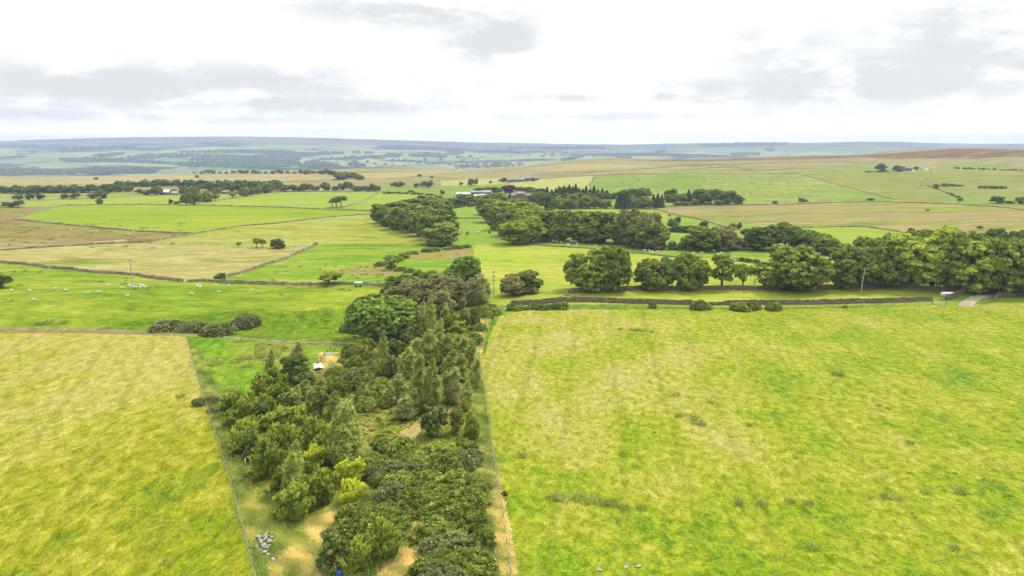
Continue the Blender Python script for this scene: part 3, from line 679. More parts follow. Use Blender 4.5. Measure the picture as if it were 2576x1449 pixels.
def birch(name, mat, seed, w=4.2, h=9.5, ncl=220, nleaf=48, ls=.145, lean=.1, wind=1.0, bark='bark_white', base=.8):
    rng = np.random.default_rng(seed)
    C = []; Dr = []
    lead = [(0, 0, 1.0, .8), (w * rng.uniform(.12, .2), w * rng.uniform(-.15, .15), rng.uniform(.72, .86), .62), (-w * rng.uniform(.14, .22), w * rng.uniform(-.15, .15), rng.uniform(.58, .76), .6), (w * rng.uniform(-.1, .1), -w * .2, rng.uniform(.5, .7), .6)]
    for i in range(ncl):
        ox, oy, hs, ws = lead[min(3, int(rng.random() * 4 * .99))] if rng.random() < .62 else lead[0]
        z = rng.random() ** .9; a = rng.random() * 6.283
        prof = 1.45 * (z + .1) ** .45 * (1 - z) ** .75 * (1 + .25 * math.sin(a * 2 + seed) * math.sin(z * 9 + seed)) + .04
        r = w / 2 * ws * prof * math.sqrt(rng.uniform(.05, 1)) * rng.uniform(.7, 1.2)
        C.append((ox * (.4 + .6 * z) + math.cos(a) * r, oy * (.4 + .6 * z) + math.sin(a) * r, base * .6 + z * (h * hs - base) - .12 * r)); Dr.append((math.cos(a), math.sin(a), .35))
    C = np.array(C); D = np.array(Dr)
    ct = rng.normal(.48, .22, ncl)
    ci = np.repeat(np.arange(ncl), nleaf); m = len(ci)
    wdir = np.array([.75 * wind, .1, .55])
    s = rng.random(m)
    twig = unit(D[ci] * .7 + wdir + rng.normal(size=(m, 3)) * .3)
    rr = w * .13 * (1.1 - .5 * (C[ci, 2] / h))
    pos = C[ci] + twig * (s * rr * 2.0)[:, None] + rng.normal(size=(m, 3)) * rr[:, None] * .42
    nor = rng.normal(size=(m, 3)) * .6 + D[ci] * .6 + np.array([0, 0, .5])
    tint = ct[ci] + rng.normal(0, .13, m) + .18 * (s - .4)
    pos[:, 0] += lean * pos[:, 2] * (pos[:, 2] / h)
    me = quads_mesh(name, pos, nor, ls * rng.uniform(.7, 1.35, m), 1.9, twig, tint, mat, rng)
    tb = MB(); rl = random.Random(seed)
    pts = [(lean * z * z / h + .05 * math.sin(z * 1.3 + seed), .04 * math.cos(z), z) for z in np.linspace(-.2, h * .93, 9)]
    tb.tube(pts, [.13 - .0125 * i for i in range(9)], 6)
    for i in range(7):
        z = h * rl.uniform(.25, .75); a = rl.random() * 6.28; L = w * .33
        tb.tube([(lean * z * z / h, 0, z), (lean * z * z / h + math.cos(a) * L, math.sin(a) * L, z + L * .9)], [.045, .012], 5)
    return me, tb.mesh('trunk', M[bark], True), w, h

def gorse_mesh(name, mat, seed, w=3.2, h=1.7, ncl=120, nleaf=46, ls=.17):
    rng = np.random.default_rng(seed)
    lobes = [(rng.uniform(-.28, .28) * w, rng.uniform(-.28, .28) * w, rng.uniform(.26, .4) * w, rng.uniform(.65, 1.0) * h) for _ in range(6)]
    C, D = [], []
    while len(C) < ncl:
        lx, ly, lr, lh = lobes[rng.integers(len(lobes))]
        d = rng.normal(size=3); d[2] = abs(d[2]); d /= np.linalg.norm(d)
        p = np.array([lx + d[0] * lr, ly + d[1] * lr, d[2] * lh * .86 + .08])
        if any(((p[0] - a) / r) ** 2 + ((p[1] - b) / r) ** 2 + (p[2] / hh) ** 2 < .6 for a, b, r, hh in lobes): continue
        C.append(p); D.append(d)
    C = np.array(C); D = np.array(D)
    ct = rng.normal(.48, .17, ncl); ci = np.repeat(np.arange(ncl), nleaf); m = len(ci)
    rc = .125 * w * rng.uniform(.6, 1.3, ncl)
    dd = unit(D[ci] * .7 + np.array([0, 0, .5]) + rng.normal(size=(m, 3)) * .65)
    pos = C[ci] + dd * (rc[ci] * (.3 + .7 * np.sqrt(rng.random(m))))[:, None]
    nor = np.cross(dd, rng.normal(size=(m, 3))) + dd * .5
    tint = ct[ci] + rng.normal(0, .14, m)
    # inner core faces with a darker tint than the outer needles
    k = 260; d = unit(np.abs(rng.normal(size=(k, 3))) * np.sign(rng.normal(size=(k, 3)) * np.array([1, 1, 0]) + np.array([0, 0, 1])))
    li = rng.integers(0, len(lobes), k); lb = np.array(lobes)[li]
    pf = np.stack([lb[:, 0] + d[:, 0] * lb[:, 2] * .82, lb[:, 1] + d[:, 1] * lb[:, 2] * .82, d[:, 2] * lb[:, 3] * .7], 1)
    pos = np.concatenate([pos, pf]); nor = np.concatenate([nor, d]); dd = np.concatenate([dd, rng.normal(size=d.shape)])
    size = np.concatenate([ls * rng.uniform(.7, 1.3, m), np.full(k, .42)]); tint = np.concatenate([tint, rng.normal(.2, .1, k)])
    return quads_mesh(name, pos, nor, size, 1.7, dd, tint, mat, rng), None, w, h

def conifer(name, mat, seed, w=5., h=13., n=4200, ls=.5):
    rng = np.random.default_rng(seed)
    tiers = 17; z = rng.random(n) ** .8
    tz = np.floor(z * tiers) / tiers
    fr = z * tiers - np.floor(z * tiers)
    r = w / 2 * (1 - tz) ** .85 * (1.05 - .45 * fr) * np.sqrt(rng.uniform(.2, 1, n))
    a = rng.random(n) * 6.283; lump = 1 + .22 * np.sin(a * 5 + tz * 40) + .1 * np.sin(a * 9 + tz * 17)
    r = r * lump
    pos = np.stack([np.cos(a) * r, np.sin(a) * r, .7 + z * (h - .8) - .16 * r], 1)
    ax = np.stack([np.cos(a), np.sin(a), -.25 + 0 * a], 1)
    nor = np.stack([np.cos(a) * .5, np.sin(a) * .5, .9 + 0 * a], 1) + rng.normal(size=(n, 3)) * .35
    me = quads_mesh(name, pos, nor, ls * rng.uniform(.7, 1.3, n) * (1.1 - .5 * z), 1.9, ax, rng.normal(.5, .2, n), mat, rng)
    tb = MB(); tb.tube([(0, 0, -.3), (0, 0, h * .5), (0, 0, h * .97)], [.25, .15, .02], 6)
    return me, tb.mesh('trunk', M['bark'], True), w, h

def small_tree(name, mat, seed, w=6., h=6., nleaf=18, ncl=75, base=.4, ls=.75):
    return lobed(name, mat, seed, w, h, base, 7, ncl, .75, nleaf, ls, .05, fill=500, trunk_r=.25, limbs=3)

LIB = {}
def lib(kind, make, n):
    LIB[kind] = [make(i) for i in range(n)]
lib('sycamore', lambda i: lobed('crown', M['syc'], 11 + i, 11, 10, .2, 24, 620, .6, 46, .34, .03, fill=1500, trunk_r=.45, open_=.15, limbs=10), 7)
lib('avenue', lambda i: lobed('crown', M['syc'], 31 + i, 9, 13, .25, 24, 560, .72, 38, .42, .04, fill=2000, open_=.1), 6)
lib('avenue_light', lambda i: lobed('crown', M['syc2'], 41 + i, 10, 12, .25, 22, 560, .68, 40, .40, .04, fill=1700, open_=.12), 5)
lib('big', lambda i: lobed('crown', M['bright'], 51 + i, 15, 10.5, .5, 34, 900, .62, 60, .30, .03, fill=4500, trunk_r=.5), 1)
lib('tuft', lambda i: lobed('crown', M['bright'], 56 + i, 8, 10, 1.5, 14, 420, .5, 50, .26, .03, fill=2200, trunk_r=.3), 1)
lib('open', lambda i: lobed('crown', M['syc'], 61 + i, 9, 9, 2.4, 11, 190, .62, 40, .34, .12, fill=300, open_=.2, limbs=9), 3)
lib('olive', lambda i: lobed('crown', M['olive'], 71 + i, 8, 7.5, .3, 15, 430, .5, 44, .26, .06, fill=2000), 3)
lib('dark', lambda i: lobed('crown', M['dark'], 81 + i, 8, 8, .3, 13, 380, .6, 40, .32, .05, fill=2000), 3)
lib('birch', lambda i: birch('crown', M['birch'], 91 + i), 4)
lib('greybirch', lambda i: birch('crown', M['birch2'], 101 + i, 4.6, 8.5), 2)
lib('haw', lambda i: lobed('crown', M['haw'], 111 + i, 5, 4.8, .3, 12, 260, .42, 40, .17, .1, fill=1400, spiky=1, elong=1.0, trunk_r=.14, limbs=4), 6)
lib('hawy', lambda i: lobed('crown', M['hawy'], 121 + i, 4.5, 4.4, .3, 10, 200, .4, 36, .16, .12, fill=700, spiky=1, elong=1.0, trunk_r=.12, limbs=5), 2)
lib('silver', lambda i: lobed('crown', M['silver'], 131 + i, 4, 4.6, .3, 10, 230, .36, 36, .17, .05, fill=1300, trunk_r=.13, limbs=4), 2)
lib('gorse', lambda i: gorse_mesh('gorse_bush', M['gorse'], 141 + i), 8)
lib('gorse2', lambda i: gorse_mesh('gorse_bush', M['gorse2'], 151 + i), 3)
lib('conifer', lambda i: conifer('crown', M['conifer'], 161 + i), 3)
lib('pine', lambda i: lobed('crown', M['pine'], 171 + i, 8, 8, 4.2, 8, 150, .7, 36, .36, .28, fill=500, flat=.6, limbs=7, trunk_r=.28), 2)
lib('copper', lambda i: lobed('crown', M['copper'], 181 + i, 10, 11, 1.0, 12, 200, .8, 26, .6, .0, fill=1200), 1)
lib('far', lambda i: small_tree('hedge_tree', M['far'], 191 + i), 4)
lib('thorn', lambda i: lobed('crown', M['syc'], 201 + i, 5, 4.4, 1.5, 8, 130, .45, 32, .24, .2, fill=400, trunk_r=.18, limbs=6, flat=.7), 3)

CATS = dict(sycamore='tree', avenue='tree', avenue_light='tree', big='tree', tuft='tree', open='tree', olive='tree', dark='tree', birch='birch tree', greybirch='birch tree', haw='shrub', hawy='shrub', silver='shrub', gorse='bush', gorse2='bush', conifer='conifer', pine='pine tree', copper='tree', far='tree', thorn='tree')
NAMES = dict(sycamore='broadleaf_tree', avenue='broadleaf_tree', avenue_light='broadleaf_tree', big='broadleaf_tree', tuft='broadleaf_tree', open='broadleaf_tree', olive='olive_leaved_tree', dark='broadleaf_tree', birch='birch_tree', greybirch='birch_tree', haw='hawthorn_shrub', hawy='hawthorn_shrub', silver='whitebeam_shrub', gorse='gorse_bush', gorse2='gorse_bush', conifer='conifer_tree', pine='pine_tree', copper='copper_beech', far='hedge_tree', thorn='thorn_tree')
GROUPS = {}       # group phrase -> list of (u, v, object, look, where)
RNG = random.Random(5)
COUNT = {}
def plant(kind, u, v, wpx, vtop, look, where, group, at=None, rz=None):
    """one tree or bush standing at a surveyed spot; wpx and vtop give its width and top"""
    p = P(u, v) if at is None else at
    d = depth(p); px = d / FPX
    w = wpx * px
    ang = math.atan2(HC - p.z, math.hypot(p.x, p.y))
    h = max(.5, (v - vtop) * px / math.cos(ang) - (.28 * w * math.tan(ang) if kind in ('gorse', 'gorse2') else .12 * w * math.tan(ang)))
    k = COUNT.get(kind, 0); COUNT[kind] = k + 1
    cr, tr, wn, hn = LIB[kind][k % len(LIB[kind])]
    rz = (RNG.uniform(-3.1, 3.1) if kind in ('sycamore', 'avenue', 'avenue_light', 'dark', 'olive', 'tuft') else RNG.uniform(-.9, .9)) if rz is None else rz
    if kind in ('gorse', 'gorse2', 'far', 'conifer', 'copper', 'silver') : rz = RNG.uniform(0, 6.28)
    sx = w / wn; sc = (sx * RNG.uniform(.95, 1.05), sx, h / hn)
    if tr is None or kind == 'far':
        nm = NAMES[kind]
        if kind == 'far': nm = 'hedge_bush' if ('bush' in look or 'shrub' in look) else ('field_tree' if 'valley' in where else 'hedge_tree')
        o = link(nm, cr, None, p, rz, sc)
    else:
        o = empty(NAMES[kind], p, rz, sc)
        link('crown', cr, o); link('trunk', tr, o)
    o['category'] = 'bush' if o.name.startswith('hedge_bush') else CATS[kind]; o['group'] = group
    GROUPS.setdefault(group, []).append((u, v, o, look, where))
    return o
def label_groups(shared=()):
    for g, L in GROUPS.items():
        if g in shared:
            for u, v, o, look, where in L: o['label'] = f'{look} {where}'
            continue
        L.sort(key=lambda e: e[0])
        looks = {}
        for e in L: looks.setdefault((e[3], e[4]), []).append(e)
        for (look, where), S in looks.items():
            for i, e in enumerate(S):
                e[2]['label'] = f'{look}, {ordinal(i, len(S))} {where}' if len(S) > 1 else f'{look} {where}'
            if len(S) == 1 and len(L) == 1:
                del S[0][2]['group']

# ------------------------------------------------------------------ walls, fences, gates
def stone_wall(pts, label, h=1.25, w=.6, near=False, seed=0, mat='wall_far', step=2.0):
    g = gline(pts, 8.0)
    # resample evenly
    seg = np.hypot(*(np.diff(g[:, :2], axis=0).T)); s = np.concatenate([[0], np.cumsum(seg)]); L = s[-1]
    n = max(2, int(L / step)); q = np.linspace(0, L, n + 1)
    x = np.interp(q, s, g[:, 0]); y = np.interp(q, s, g[:, 1]); z = H(x, y)
    rng = np.random.default_rng(seed + 7)
    wob = (.35 * np.sin(q * .23 + seed) + .25 * np.sin(q * .61 + 2 * seed)) * (.7 if near else 1.4)
    tx = np.gradient(x); ty = np.gradient(y); ln = np.hypot(tx, ty); x = x - ty / ln * wob; y = y + tx / ln * wob; z = H(x, y)
    o0 = np.array([x[0], y[0], z[0]])
    tx = np.gradient(x); ty = np.gradient(y); ln = np.hypot(tx, ty); nx, ny = -ty / ln, tx / ln
    hh = h * (1 + rng.normal(0, .06 if near else .12, n + 1)) * (1 - .45 * np.clip(np.sin(q * .021 + seed * 3) * np.sin(q * .13 + seed) * 3 - 2.1, 0, 1)); ww = w * (1 + rng.normal(0, .08, n + 1))
    vs = []
    for i in range(n + 1):
        for sd, zz in ((-.5, -.4), (-.5, hh[i] * .5), (-.34, hh[i]), (.34, hh[i]), (.5, hh[i] * .5), (.5, -.4)):
            j = rng.normal(0, .04)
            vs.append((x[i] + nx[i] * (sd * ww[i] + j) - o0[0], y[i] + ny[i] * (sd * ww[i] + j) - o0[1], z[i] + zz - o0[2]))
    fs = [(i * 6 + k, i * 6 + k + 1, (i + 1) * 6 + k + 1, (i + 1) * 6 + k) for i in range(n) for k in range(5)]
    fs += [(0, 1, 2, 3, 4, 5), tuple(n * 6 + k for k in (5, 4, 3, 2, 1, 0))]
    me = bpy.data.meshes.new('dry_stone_wall'); me.from_pydata(vs, [], fs); me.materials.append(M[mat]); me.update()
    root = link('dry_stone_wall', me, None, o0); tag(root, label, 'stone wall', 'dry stone field walls')
    if near:
        c = MB(); q2 = np.arange(.2, L, .55)
        for t in q2:
            xx, yy = np.interp(t, q, x), np.interp(t, q, y); hz = np.interp(t, q, hh) 
            a = math.atan2(np.interp(t, q, ty), np.interp(t, q, tx))
            sz = rng.uniform(.16, .34)
            c.box((xx - o0[0], yy - o0[1], float(H(xx, yy)) + hz + sz * .4 - o0[2]), (rng.uniform(.3, .5), w * rng.uniform(.7, .95), sz), a + rng.normal(0, .15), .8)
        c.build('coping', M[mat], root)
    return root

def fence(pts, label, h=1.15, gap=3.0, post=.11, mat='wood', rails=0, wires=3, lean=.04, seed=0, name='post_and_wire_fence'):
    g = gline(pts, 10.0)
    seg = np.hypot(*(np.diff(g[:, :2], axis=0).T)); s = np.concatenate([[0], np.cumsum(seg)]); L = s[-1]
    n = min(99, max(1, round(L / gap))); q = np.linspace(0, L, n + 1)
    x = np.interp(q, s, g[:, 0]); y = np.interp(q, s, g[:, 1]); z = H(x, y)
    root = empty(name, (x[0], y[0], z[0])); tag(root, label, 'fence')
    R = random.Random(seed)
    pm = MB(); pm.tube([(0, 0, -.3), (0, 0, h)], [post * .5, post * .48], 7); pm = pm.mesh('post', M[mat])
    tops = []
    for i in range(n + 1):
        o = link('post', pm, root, (x[i] - x[0], y[i] - y[0], z[i] - z[0]), R.uniform(0, 3), (1, 1, R.uniform(.93, 1.12)))
        o.rotation_euler = (R.gauss(0, lean), R.gauss(0, lean), R.uniform(0, 3))
        tops.append(Vector((x[i] - x[0], y[i] - y[0], z[i] - z[0])))
    for k in range(wires):
        b = MB(); b.tube([p + Vector((0, 0, h * (.35 + .3 * k))) for p in tops], .012, 4); b.build('wire', M['wire'], root)
    for k in range(rails):
        b = MB()
        for i in range(n):
            a, c = tops[i], tops[i + 1]; zz = Vector((0, 0, h * (.35 + .28 * k)))
            b.tube([a + zz, c + zz], .05, 4)
        b.build('rail', M[mat], root)
    return root

def gate(u0, v0, u1, v1, label, h=1.15, mat='galv'):
    a, b = P(u0, v0), P(u1, v1); L = (Vector((b.x, b.y)) - Vector((a.x, a.y))).length; rz = math.atan2(b.y - a.y, b.x - a.x)
    root = empty('field_gate', a, rz); tag(root, label, 'gate')
    f = MB()
    f.tube([(0.1, 0, .15), (.1, 0, h)], .035, 6); f.tube([(L - .1, 0, .15), (L - .1, 0, h)], .035, 6)
    f.build('gate_frame', M[mat], root)
    for k in range(5):
        r = MB(); zz = .2 + (h - .22) * (k / 4) ** .9; r.tube([(.1, 0, zz), (L - .1, 0, zz)], .03, 6); r.build('bar', M[mat], root)
    d = MB(); d.tube([(.1, 0.035, .2), (L * .5, .035, h)], .025, 5); d.tube([(L - .1, .035, .2), (L * .5, .035, h)], .025, 5); d.build('brace', M[mat], root)
    for x in (-.08, L + .08):
        p = MB(); p.tube([(x, 0, -.4), (x, 0, h + .25)], .1, 8); p.build('gate_post', M['wood_dark'], root)
    return root

for i, (w, lab, near) in enumerate([
    (W1, 'long dark stone wall between the left pale hay field and the sheep pasture', 0),
    (W1B, 'stone wall behind the sheep pasture, ending at the pale green box', 0),
    (W1C, 'short stone wall running right from the pale green box to the trees', 0),
    (W2, 'stone wall curving up along the lower edge of the big lime field', 0),
    (W3, 'stone wall slanting down the right side of the pale hay field', 0),
    (W4, 'stone wall below the upper flock of sheep in the right middle', 0),
    (W9, 'stone wall along the far upper edge of the big lime field', 0),
    (W10, 'stone wall slanting up from the windswept pines', 0),
    (W11, 'stone wall along the far edge of the narrow upper lime field', 0),
    (W7, 'stone wall slanting down beside the rough tan pasture on the right', 0),
    (W8, 'stone wall running diagonally down the upland hillside on the right', 0),
    (W12, 'stone wall along the top of the speckled upland pasture', 0),
    (W13, 'short stone wall between the yellow upland hay and the green upland', 0),
    (W14, 'stone wall crossing the tan moor high on the right hill', 0),
    (W15, 'curving stone wall around a patch of moor above the upland pasture', 0),
    (W16, 'stone wall along the upper edge of the rough tan pasture', 0),
    (W17, 'stone wall running to the right edge below the far bushes', 0),
    (W18, 'stone wall above the small lime field behind the right hand trees', 0),
    (W19, 'ragged stone wall on the lower left edge of the big lime field', 0),
    (W20, 'stone wall crossing the cattle pasture between the two woods', 0),
    (W21, 'stone wall dropping down the hill below the far ruined house', 0),
    (W5, 'stone wall at the foot of the row of large trees on the right', 1),
    (W6, 'stone wall with coping stones along the far edge of the right hay meadow', 1),
    (W6B, 'pale stone wall climbing beside the gravel track on the right', 1)]):
    stone_wall(w, lab, near=bool(near), seed=i, mat='wall' if near else 'wall_far', step=.7 if near else 2.0, h=(1.1 if i in (0, 1, 2, 4) else .7) if not near else 1.25)
stone_wall([(2505, 752), (2520, 745), (2600, 745), (2700, 744)], 'pale stone wall at the right edge beside the gravel track gate', near=True, seed=60, mat='wall', step=.7)

fence(LFENCE, 'post and wire fence between the left hay meadow and the plantation', seed=1)
fence(RFENCE, 'post and wire fence between the plantation and the right hay meadow', seed=2)
fence([(1290, 779), (1420, 776), (1520, 778), (1700, 779), (1900, 779), (2080, 777), (2250, 772), (2346, 763)], 'line of pale fence posts in front of the stone wall of the right hay meadow', gap=4.6, seed=3, post=.16, h=1.3)
fence([(-60, 831), (60, 831), (200, 834), (330, 840), (430, 848), (468, 848)], 'post and wire fence at the top of the left hay meadow beside the farm track', gap=4.5, seed=4)
fence([(790, 930), (815, 900), (828, 880), (868, 874), (900, 868)], 'dark post fence around the pen beside the white tarpaulin', gap=3.2, seed=5, mat='wood_dark', post=.18, rails=1)
fence([(1246, 780), (1264, 777), (1284, 776)], 'short weathered post and rail fence at the corner of the right hay meadow', gap=2.0, seed=6, rails=3, wires=0, name='rail_fence')
fence([(511, 992), (552, 990)], 'short wooden rail across the corner of the lush paddock', gap=5, seed=7, rails=2, wires=0, name='rail_fence')
fence([(2405, 771), (2440, 769)], 'pale rail fence across the end of the gravel track', gap=3, seed=8, rails=3, wires=0, name='rail_fence')
fence([(2462, 771), (2490, 762), (2503, 756)], 'grey rail fence along the right side of the gravel track', gap=2.2, seed=9, rails=3, wires=0, name='rail_fence', mat='wood_dark')
fence([(1380, 739), (1430, 738), (1520, 735.5)], 'thin wire fence in front of the left end of the large tree row', gap=4, seed=10)
fence([(790, 950), (816, 948)], 'low timber rail below the white tarpaulin', gap=2, seed=11, rails=2, wires=0, name='rail_fence')
fence([(409, 613), (520, 618), (600, 622.5), (703, 625), (770, 621)], 'thin wire fence above the pale hay field by the small thorn trees', gap=5, seed=12, mat='wood_dark')
gate(1137, 776, 1163, 776, 'galvanised field gate behind the plantation, below the olive coloured trees')
gate(2347, 766, 2378, 769, 'grey metal gate at the right end of the long coped wall')
gate(2503, 757, 2512, 742, 'pale grey gate standing open beside the track at the right edge')

# tracks
def track(name, pts, width, mat, dz=.03):
    g = gline(pts, 8.0)
    tx = np.gradient(g[:, 0]); ty = np.gradient(g[:, 1]); ln = np.hypot(tx, ty)
    me_v = []; rng = np.random.default_rng(3)
    K = 5
    for i in range(len(g)):
        for k in range(K):
            o = (k / (K - 1) - .5) * width * (1 + (rng.normal(0, .08) if k in (0, K - 1) else 0))
            x = g[i, 0] - ty[i] / ln[i] * o; y = g[i, 1] + tx[i] / ln[i] * o
            me_v.append((x, y, float(H(x, y)) + dz))
    fs = [(i * K + k, (i + 1) * K + k, (i + 1) * K + k + 1, i * K + k + 1) for i in range(len(g) - 1) for k in range(K - 1)]
    me = bpy.data.meshes.new(name); me.from_pydata(me_v, [], fs); me.materials.append(mat); me.update()
    o = link(name, me); tag(o, kind='structure')
    return o
track('farm_track', [(-260, 826), (0, 827), (200, 829), (400, 836), (500, 843), (557, 848), (630, 853), (690, 857), (756, 861), (894, 864), (935, 864)], 1.9, M['track'])
track('gravel_track', [(2424, 770), (2435, 760), (2455, 751), (2478, 744), (2520, 740), (2600, 738)], 3.6, M['gravel'])
track('wheel_track', [(848, 780), (838, 800), (834, 820), (840, 840), (862, 856)], .5, M['ur'], .02)
track('wheel_track', [(858, 778), (852, 800), (852, 820), (862, 838), (885, 852)], .5, M['ur'], .02)
track('farm_road', [(1801, 566), (1830, 569), (1850, 572), (1872, 580), (1890, 586)], 4, M['track'], .05)
track('farm_road', [(900, 455), (1000, 477), (1110, 476), (1160, 474)], 4, M['moor'], .05)

# ------------------------------------------------------------------ trees
# the row of large trees behind the near wall
G = 'large trees along the near stone wall'; wh = 'in the row along the near stone wall'
plant('sycamore', 1478, 731, 118, 628, 'broad round dark green tree', wh, G)
plant('sycamore', 1538, 731, 100, 622, 'broad round dark green tree', wh, G)
plant('sycamore', 1640, 729, 84, 652, 'compact dark green tree', wh, G)
plant('tuft', 1680, 728, 56, 648, 'silvery green tree with upturned leaves', wh, G)
plant('sycamore', 1737, 728, 92, 637, 'broad dark green tree with drooping skirt', wh, G)
plant('open', 1815, 727, 76, 640, 'windswept open tree with a bare lower trunk', wh, G)
plant('open', 1868, 724, 50, 664, 'small thin crowned tree', wh, G)
plant('sycamore', 1982, 729, 150, 616, 'very large spreading dark tree', wh, G)
plant('sycamore', 2038, 729, 100, 640, 'dark leaning tree beside the very large one', wh, G)
plant('sycamore', 2135, 725, 112, 622, 'dark round tree behind the electricity pole', wh, G)
plant('sycamore', 2206, 724, 116, 606, 'tall dark round tree', wh, G)
G = 'tall trees of the copse by the gravel track'; wh = 'in the copse beside the gravel track'
for u, v, w, t, k in [(2180, 700, 96, 597, 'sycamore'), (2285, 724, 120, 590, 'avenue_light'), (2345, 726, 130, 574, 'avenue_light'), (2400, 732, 130, 580, 'sycamore'), (2452, 735, 140, 590, 'avenue_light'), (2505, 738, 130, 596, 'sycamore'), (2560, 738, 130, 602, 'avenue_light'),
                    (2300, 700, 110, 578, 'sycamore'), (2400, 700, 120, 572, 'avenue_light'), (2470, 705, 110, 590, 'sycamore'), (2235, 705, 80, 590, 'sycamore'), (2130, 690, 60, 612, 'sycamore'), (2600, 745, 120, 610, 'sycamore')]:
    plant(k, u, v, w, t, 'tall yellow green tree' if k == 'avenue_light' else 'tall dark green tree', wh, G)
G = 'trees behind the copse at the right edge'; wh = 'behind the copse at the right edge'
for u, v, w, t in [(2505, 640, 56, 576), (2560, 645, 60, 578), (2522, 660, 60, 602), (2575, 670, 60, 612), (2490, 640, 40, 596), (2460, 640, 36, 588)]:
    plant('dark', u, v, w, t, 'dark rounded tree', wh, G)
G = 'pair of trees left of the large tree row'; wh = 'left of the large tree row, near the twin pole'
plant('dark', 1318, 737, 84, 680, 'glossy dark green tree', wh, G)
plant('olive', 1290, 744, 60, 696, 'brownish olive bush like tree', wh, G)

# middle group: behind the flock of sheep
G = 'trees behind the upper flock of sheep'; wh = 'behind the upper flock of sheep'
for u, v, w, t, k, lk in [(1291, 614, 64, 558, 'avenue_light', 'light green round tree'), (1336, 612, 62, 545, 'avenue_light', 'light green round tree'), (1372, 606, 56, 533, 'avenue', 'dark tall tree'), (1408, 604, 58, 528, 'avenue_light', 'light green tall tree'), (1442, 607, 56, 530, 'avenue', 'dark tall tree'),
                       (1475, 609, 62, 534, 'avenue', 'dark tall tree'), (1512, 611, 66, 534, 'avenue', 'dark tall tree'), (1548, 612, 54, 540, 'avenue_light', 'light green tall tree'), (1585, 616, 60, 528, 'olive', 'olive green tall tree'), (1612, 618, 56, 536, 'avenue_light', 'light green tall tree'), (1640, 620, 60, 536, 'olive', 'olive green tall tree'),
                       (1604, 624, 56, 570, 'dark', 'dark low tree'), (1640, 626, 70, 560, 'dark', 'dark low tree'), (1645, 628, 42, 600, 'olive', 'small olive bush'), (1556, 613, 38, 584, 'olive', 'small olive bush'),
                       (1692, 628, 24, 608, 'olive', 'small olive bush'), (1714, 628, 24, 611, 'olive', 'small olive bush'), (1762, 630, 76, 571, 'sycamore', 'broad dark tree with visible trunk'), (1820, 629, 62, 570, 'olive', 'wispy olive tree'), (1846, 629, 36, 598, 'olive', 'wispy olive tree'),
                       (1900, 629, 70, 572, 'dark', 'dark clumped tree'), (1966, 629, 66, 563, 'dark', 'dark clumped tree'), (2008, 629, 72, 570, 'dark', 'dark clumped tree'), (2048, 634, 64, 580, 'sycamore', 'green clumped tree'), (2080, 640, 60, 600, 'sycamore', 'green clumped tree'),
                       (1690, 576, 24, 552, 'far', 'small lone tree'), (1703, 568, 16, 547, 'far', 'small lone tree'), (1769, 576, 18, 558, 'far', 'small lone tree'), (1845, 576, 12, 566, 'far', 'small lone tree'), (1860, 577, 12, 562, 'far', 'small lone tree')]:
    plant(k, u, v, w * 1.18, t - 2, lk, wh, G)

# left avenue wood
G = 'trees of the left avenue wood'; wh = 'in the wood left of the cattle pasture'
for u, v, w, t in [(960, 562, 50, 512), (978, 568, 50, 520), (1000, 577, 52, 522), (1026, 585, 52, 528), (1051, 594, 54, 534), (1077, 603, 56, 540), (1108, 616, 86, 560), (985, 548, 52, 508), (1015, 550, 54, 506), (1042, 556, 54, 512), (1066, 566, 56, 518), (1094, 580, 56, 526), (1126, 588, 52, 540),
                   (1030, 532, 50, 500), (1058, 534, 50, 498), (1085, 540, 54, 497), (1105, 552, 52, 505), (1122, 560, 44, 515), (1070, 520, 46, 490), (1095, 522, 46, 492), (1115, 530, 40, 500)]:
    plant('avenue', u, v, w, t, 'dark green tree' if v < 615 else 'wide spreading tree at the near end', wh, G)
# right avenue wood
G = 'trees of the right avenue wood'; wh = 'in the wood right of the cattle pasture'
for u, v, w, t, k in [(1220, 540, 44, 500, 'avenue'), (1232, 560, 48, 512, 'avenue'), (1252, 578, 50, 520, 'avenue'), (1276, 594, 52, 532, 'avenue'), (1245, 536, 50, 500, 'avenue'), (1270, 552, 54, 506, 'avenue_light'), (1292, 570, 54, 514, 'avenue_light'), (1318, 585, 54, 522, 'avenue_light'), (1284, 535, 52, 502, 'avenue'),
                      (1308, 548, 54, 506, 'avenue_light'), (1334, 566, 54, 514, 'avenue_light'), (1358, 580, 54, 526, 'avenue'), (1330, 542, 46, 508, 'avenue'), (1390, 585, 50, 530, 'avenue_light'), (1425, 585, 50, 535, 'avenue')]:
    plant(k, u, v, w, t, 'light green tree' if k == 'avenue_light' else 'dark green tree', wh, G)

# farm trees
G = 'trees around the farm'; wh = 'around the farm buildings'
for u, v, w, t in [(1205, 490, 30, 472), (1228, 489, 32, 470), (1250, 489, 34, 470), (1310, 484, 30, 470), (1328, 484, 30, 470), (1345, 486, 28, 472), (1365, 490, 30, 474)]:
    plant('dark', u, v, w, t, 'dark round tree behind the buildings', wh, G)
for u, v, w, t in [(1165, 516, 34, 488), (1180, 516, 34, 492), (1200, 514, 34, 492), (1216, 514, 36, 490), (1232, 512, 36, 487), (1250, 511, 36, 485), (1336, 509, 24, 489), (1348, 508, 30, 484), (1292, 509, 26, 499), (1311, 510, 26, 500), (1265, 510, 32, 493), (1150, 516, 24, 500), (1135, 514, 24, 498)]:
    plant('avenue', u, v, w, t, 'green tree in front of the buildings', wh, G)
for u, v, w, t in [(1143, 517, 11, 495), (1152, 517, 12, 492), (1160, 517, 12, 493), (1170, 516, 12, 495)]:
    plant('conifer', u, v, w, t, 'narrow dark conifer below the barns', wh, G)
plant('conifer', 1283, 503, 12, 482, 'single green conifer before the farmhouse wing', wh, G)
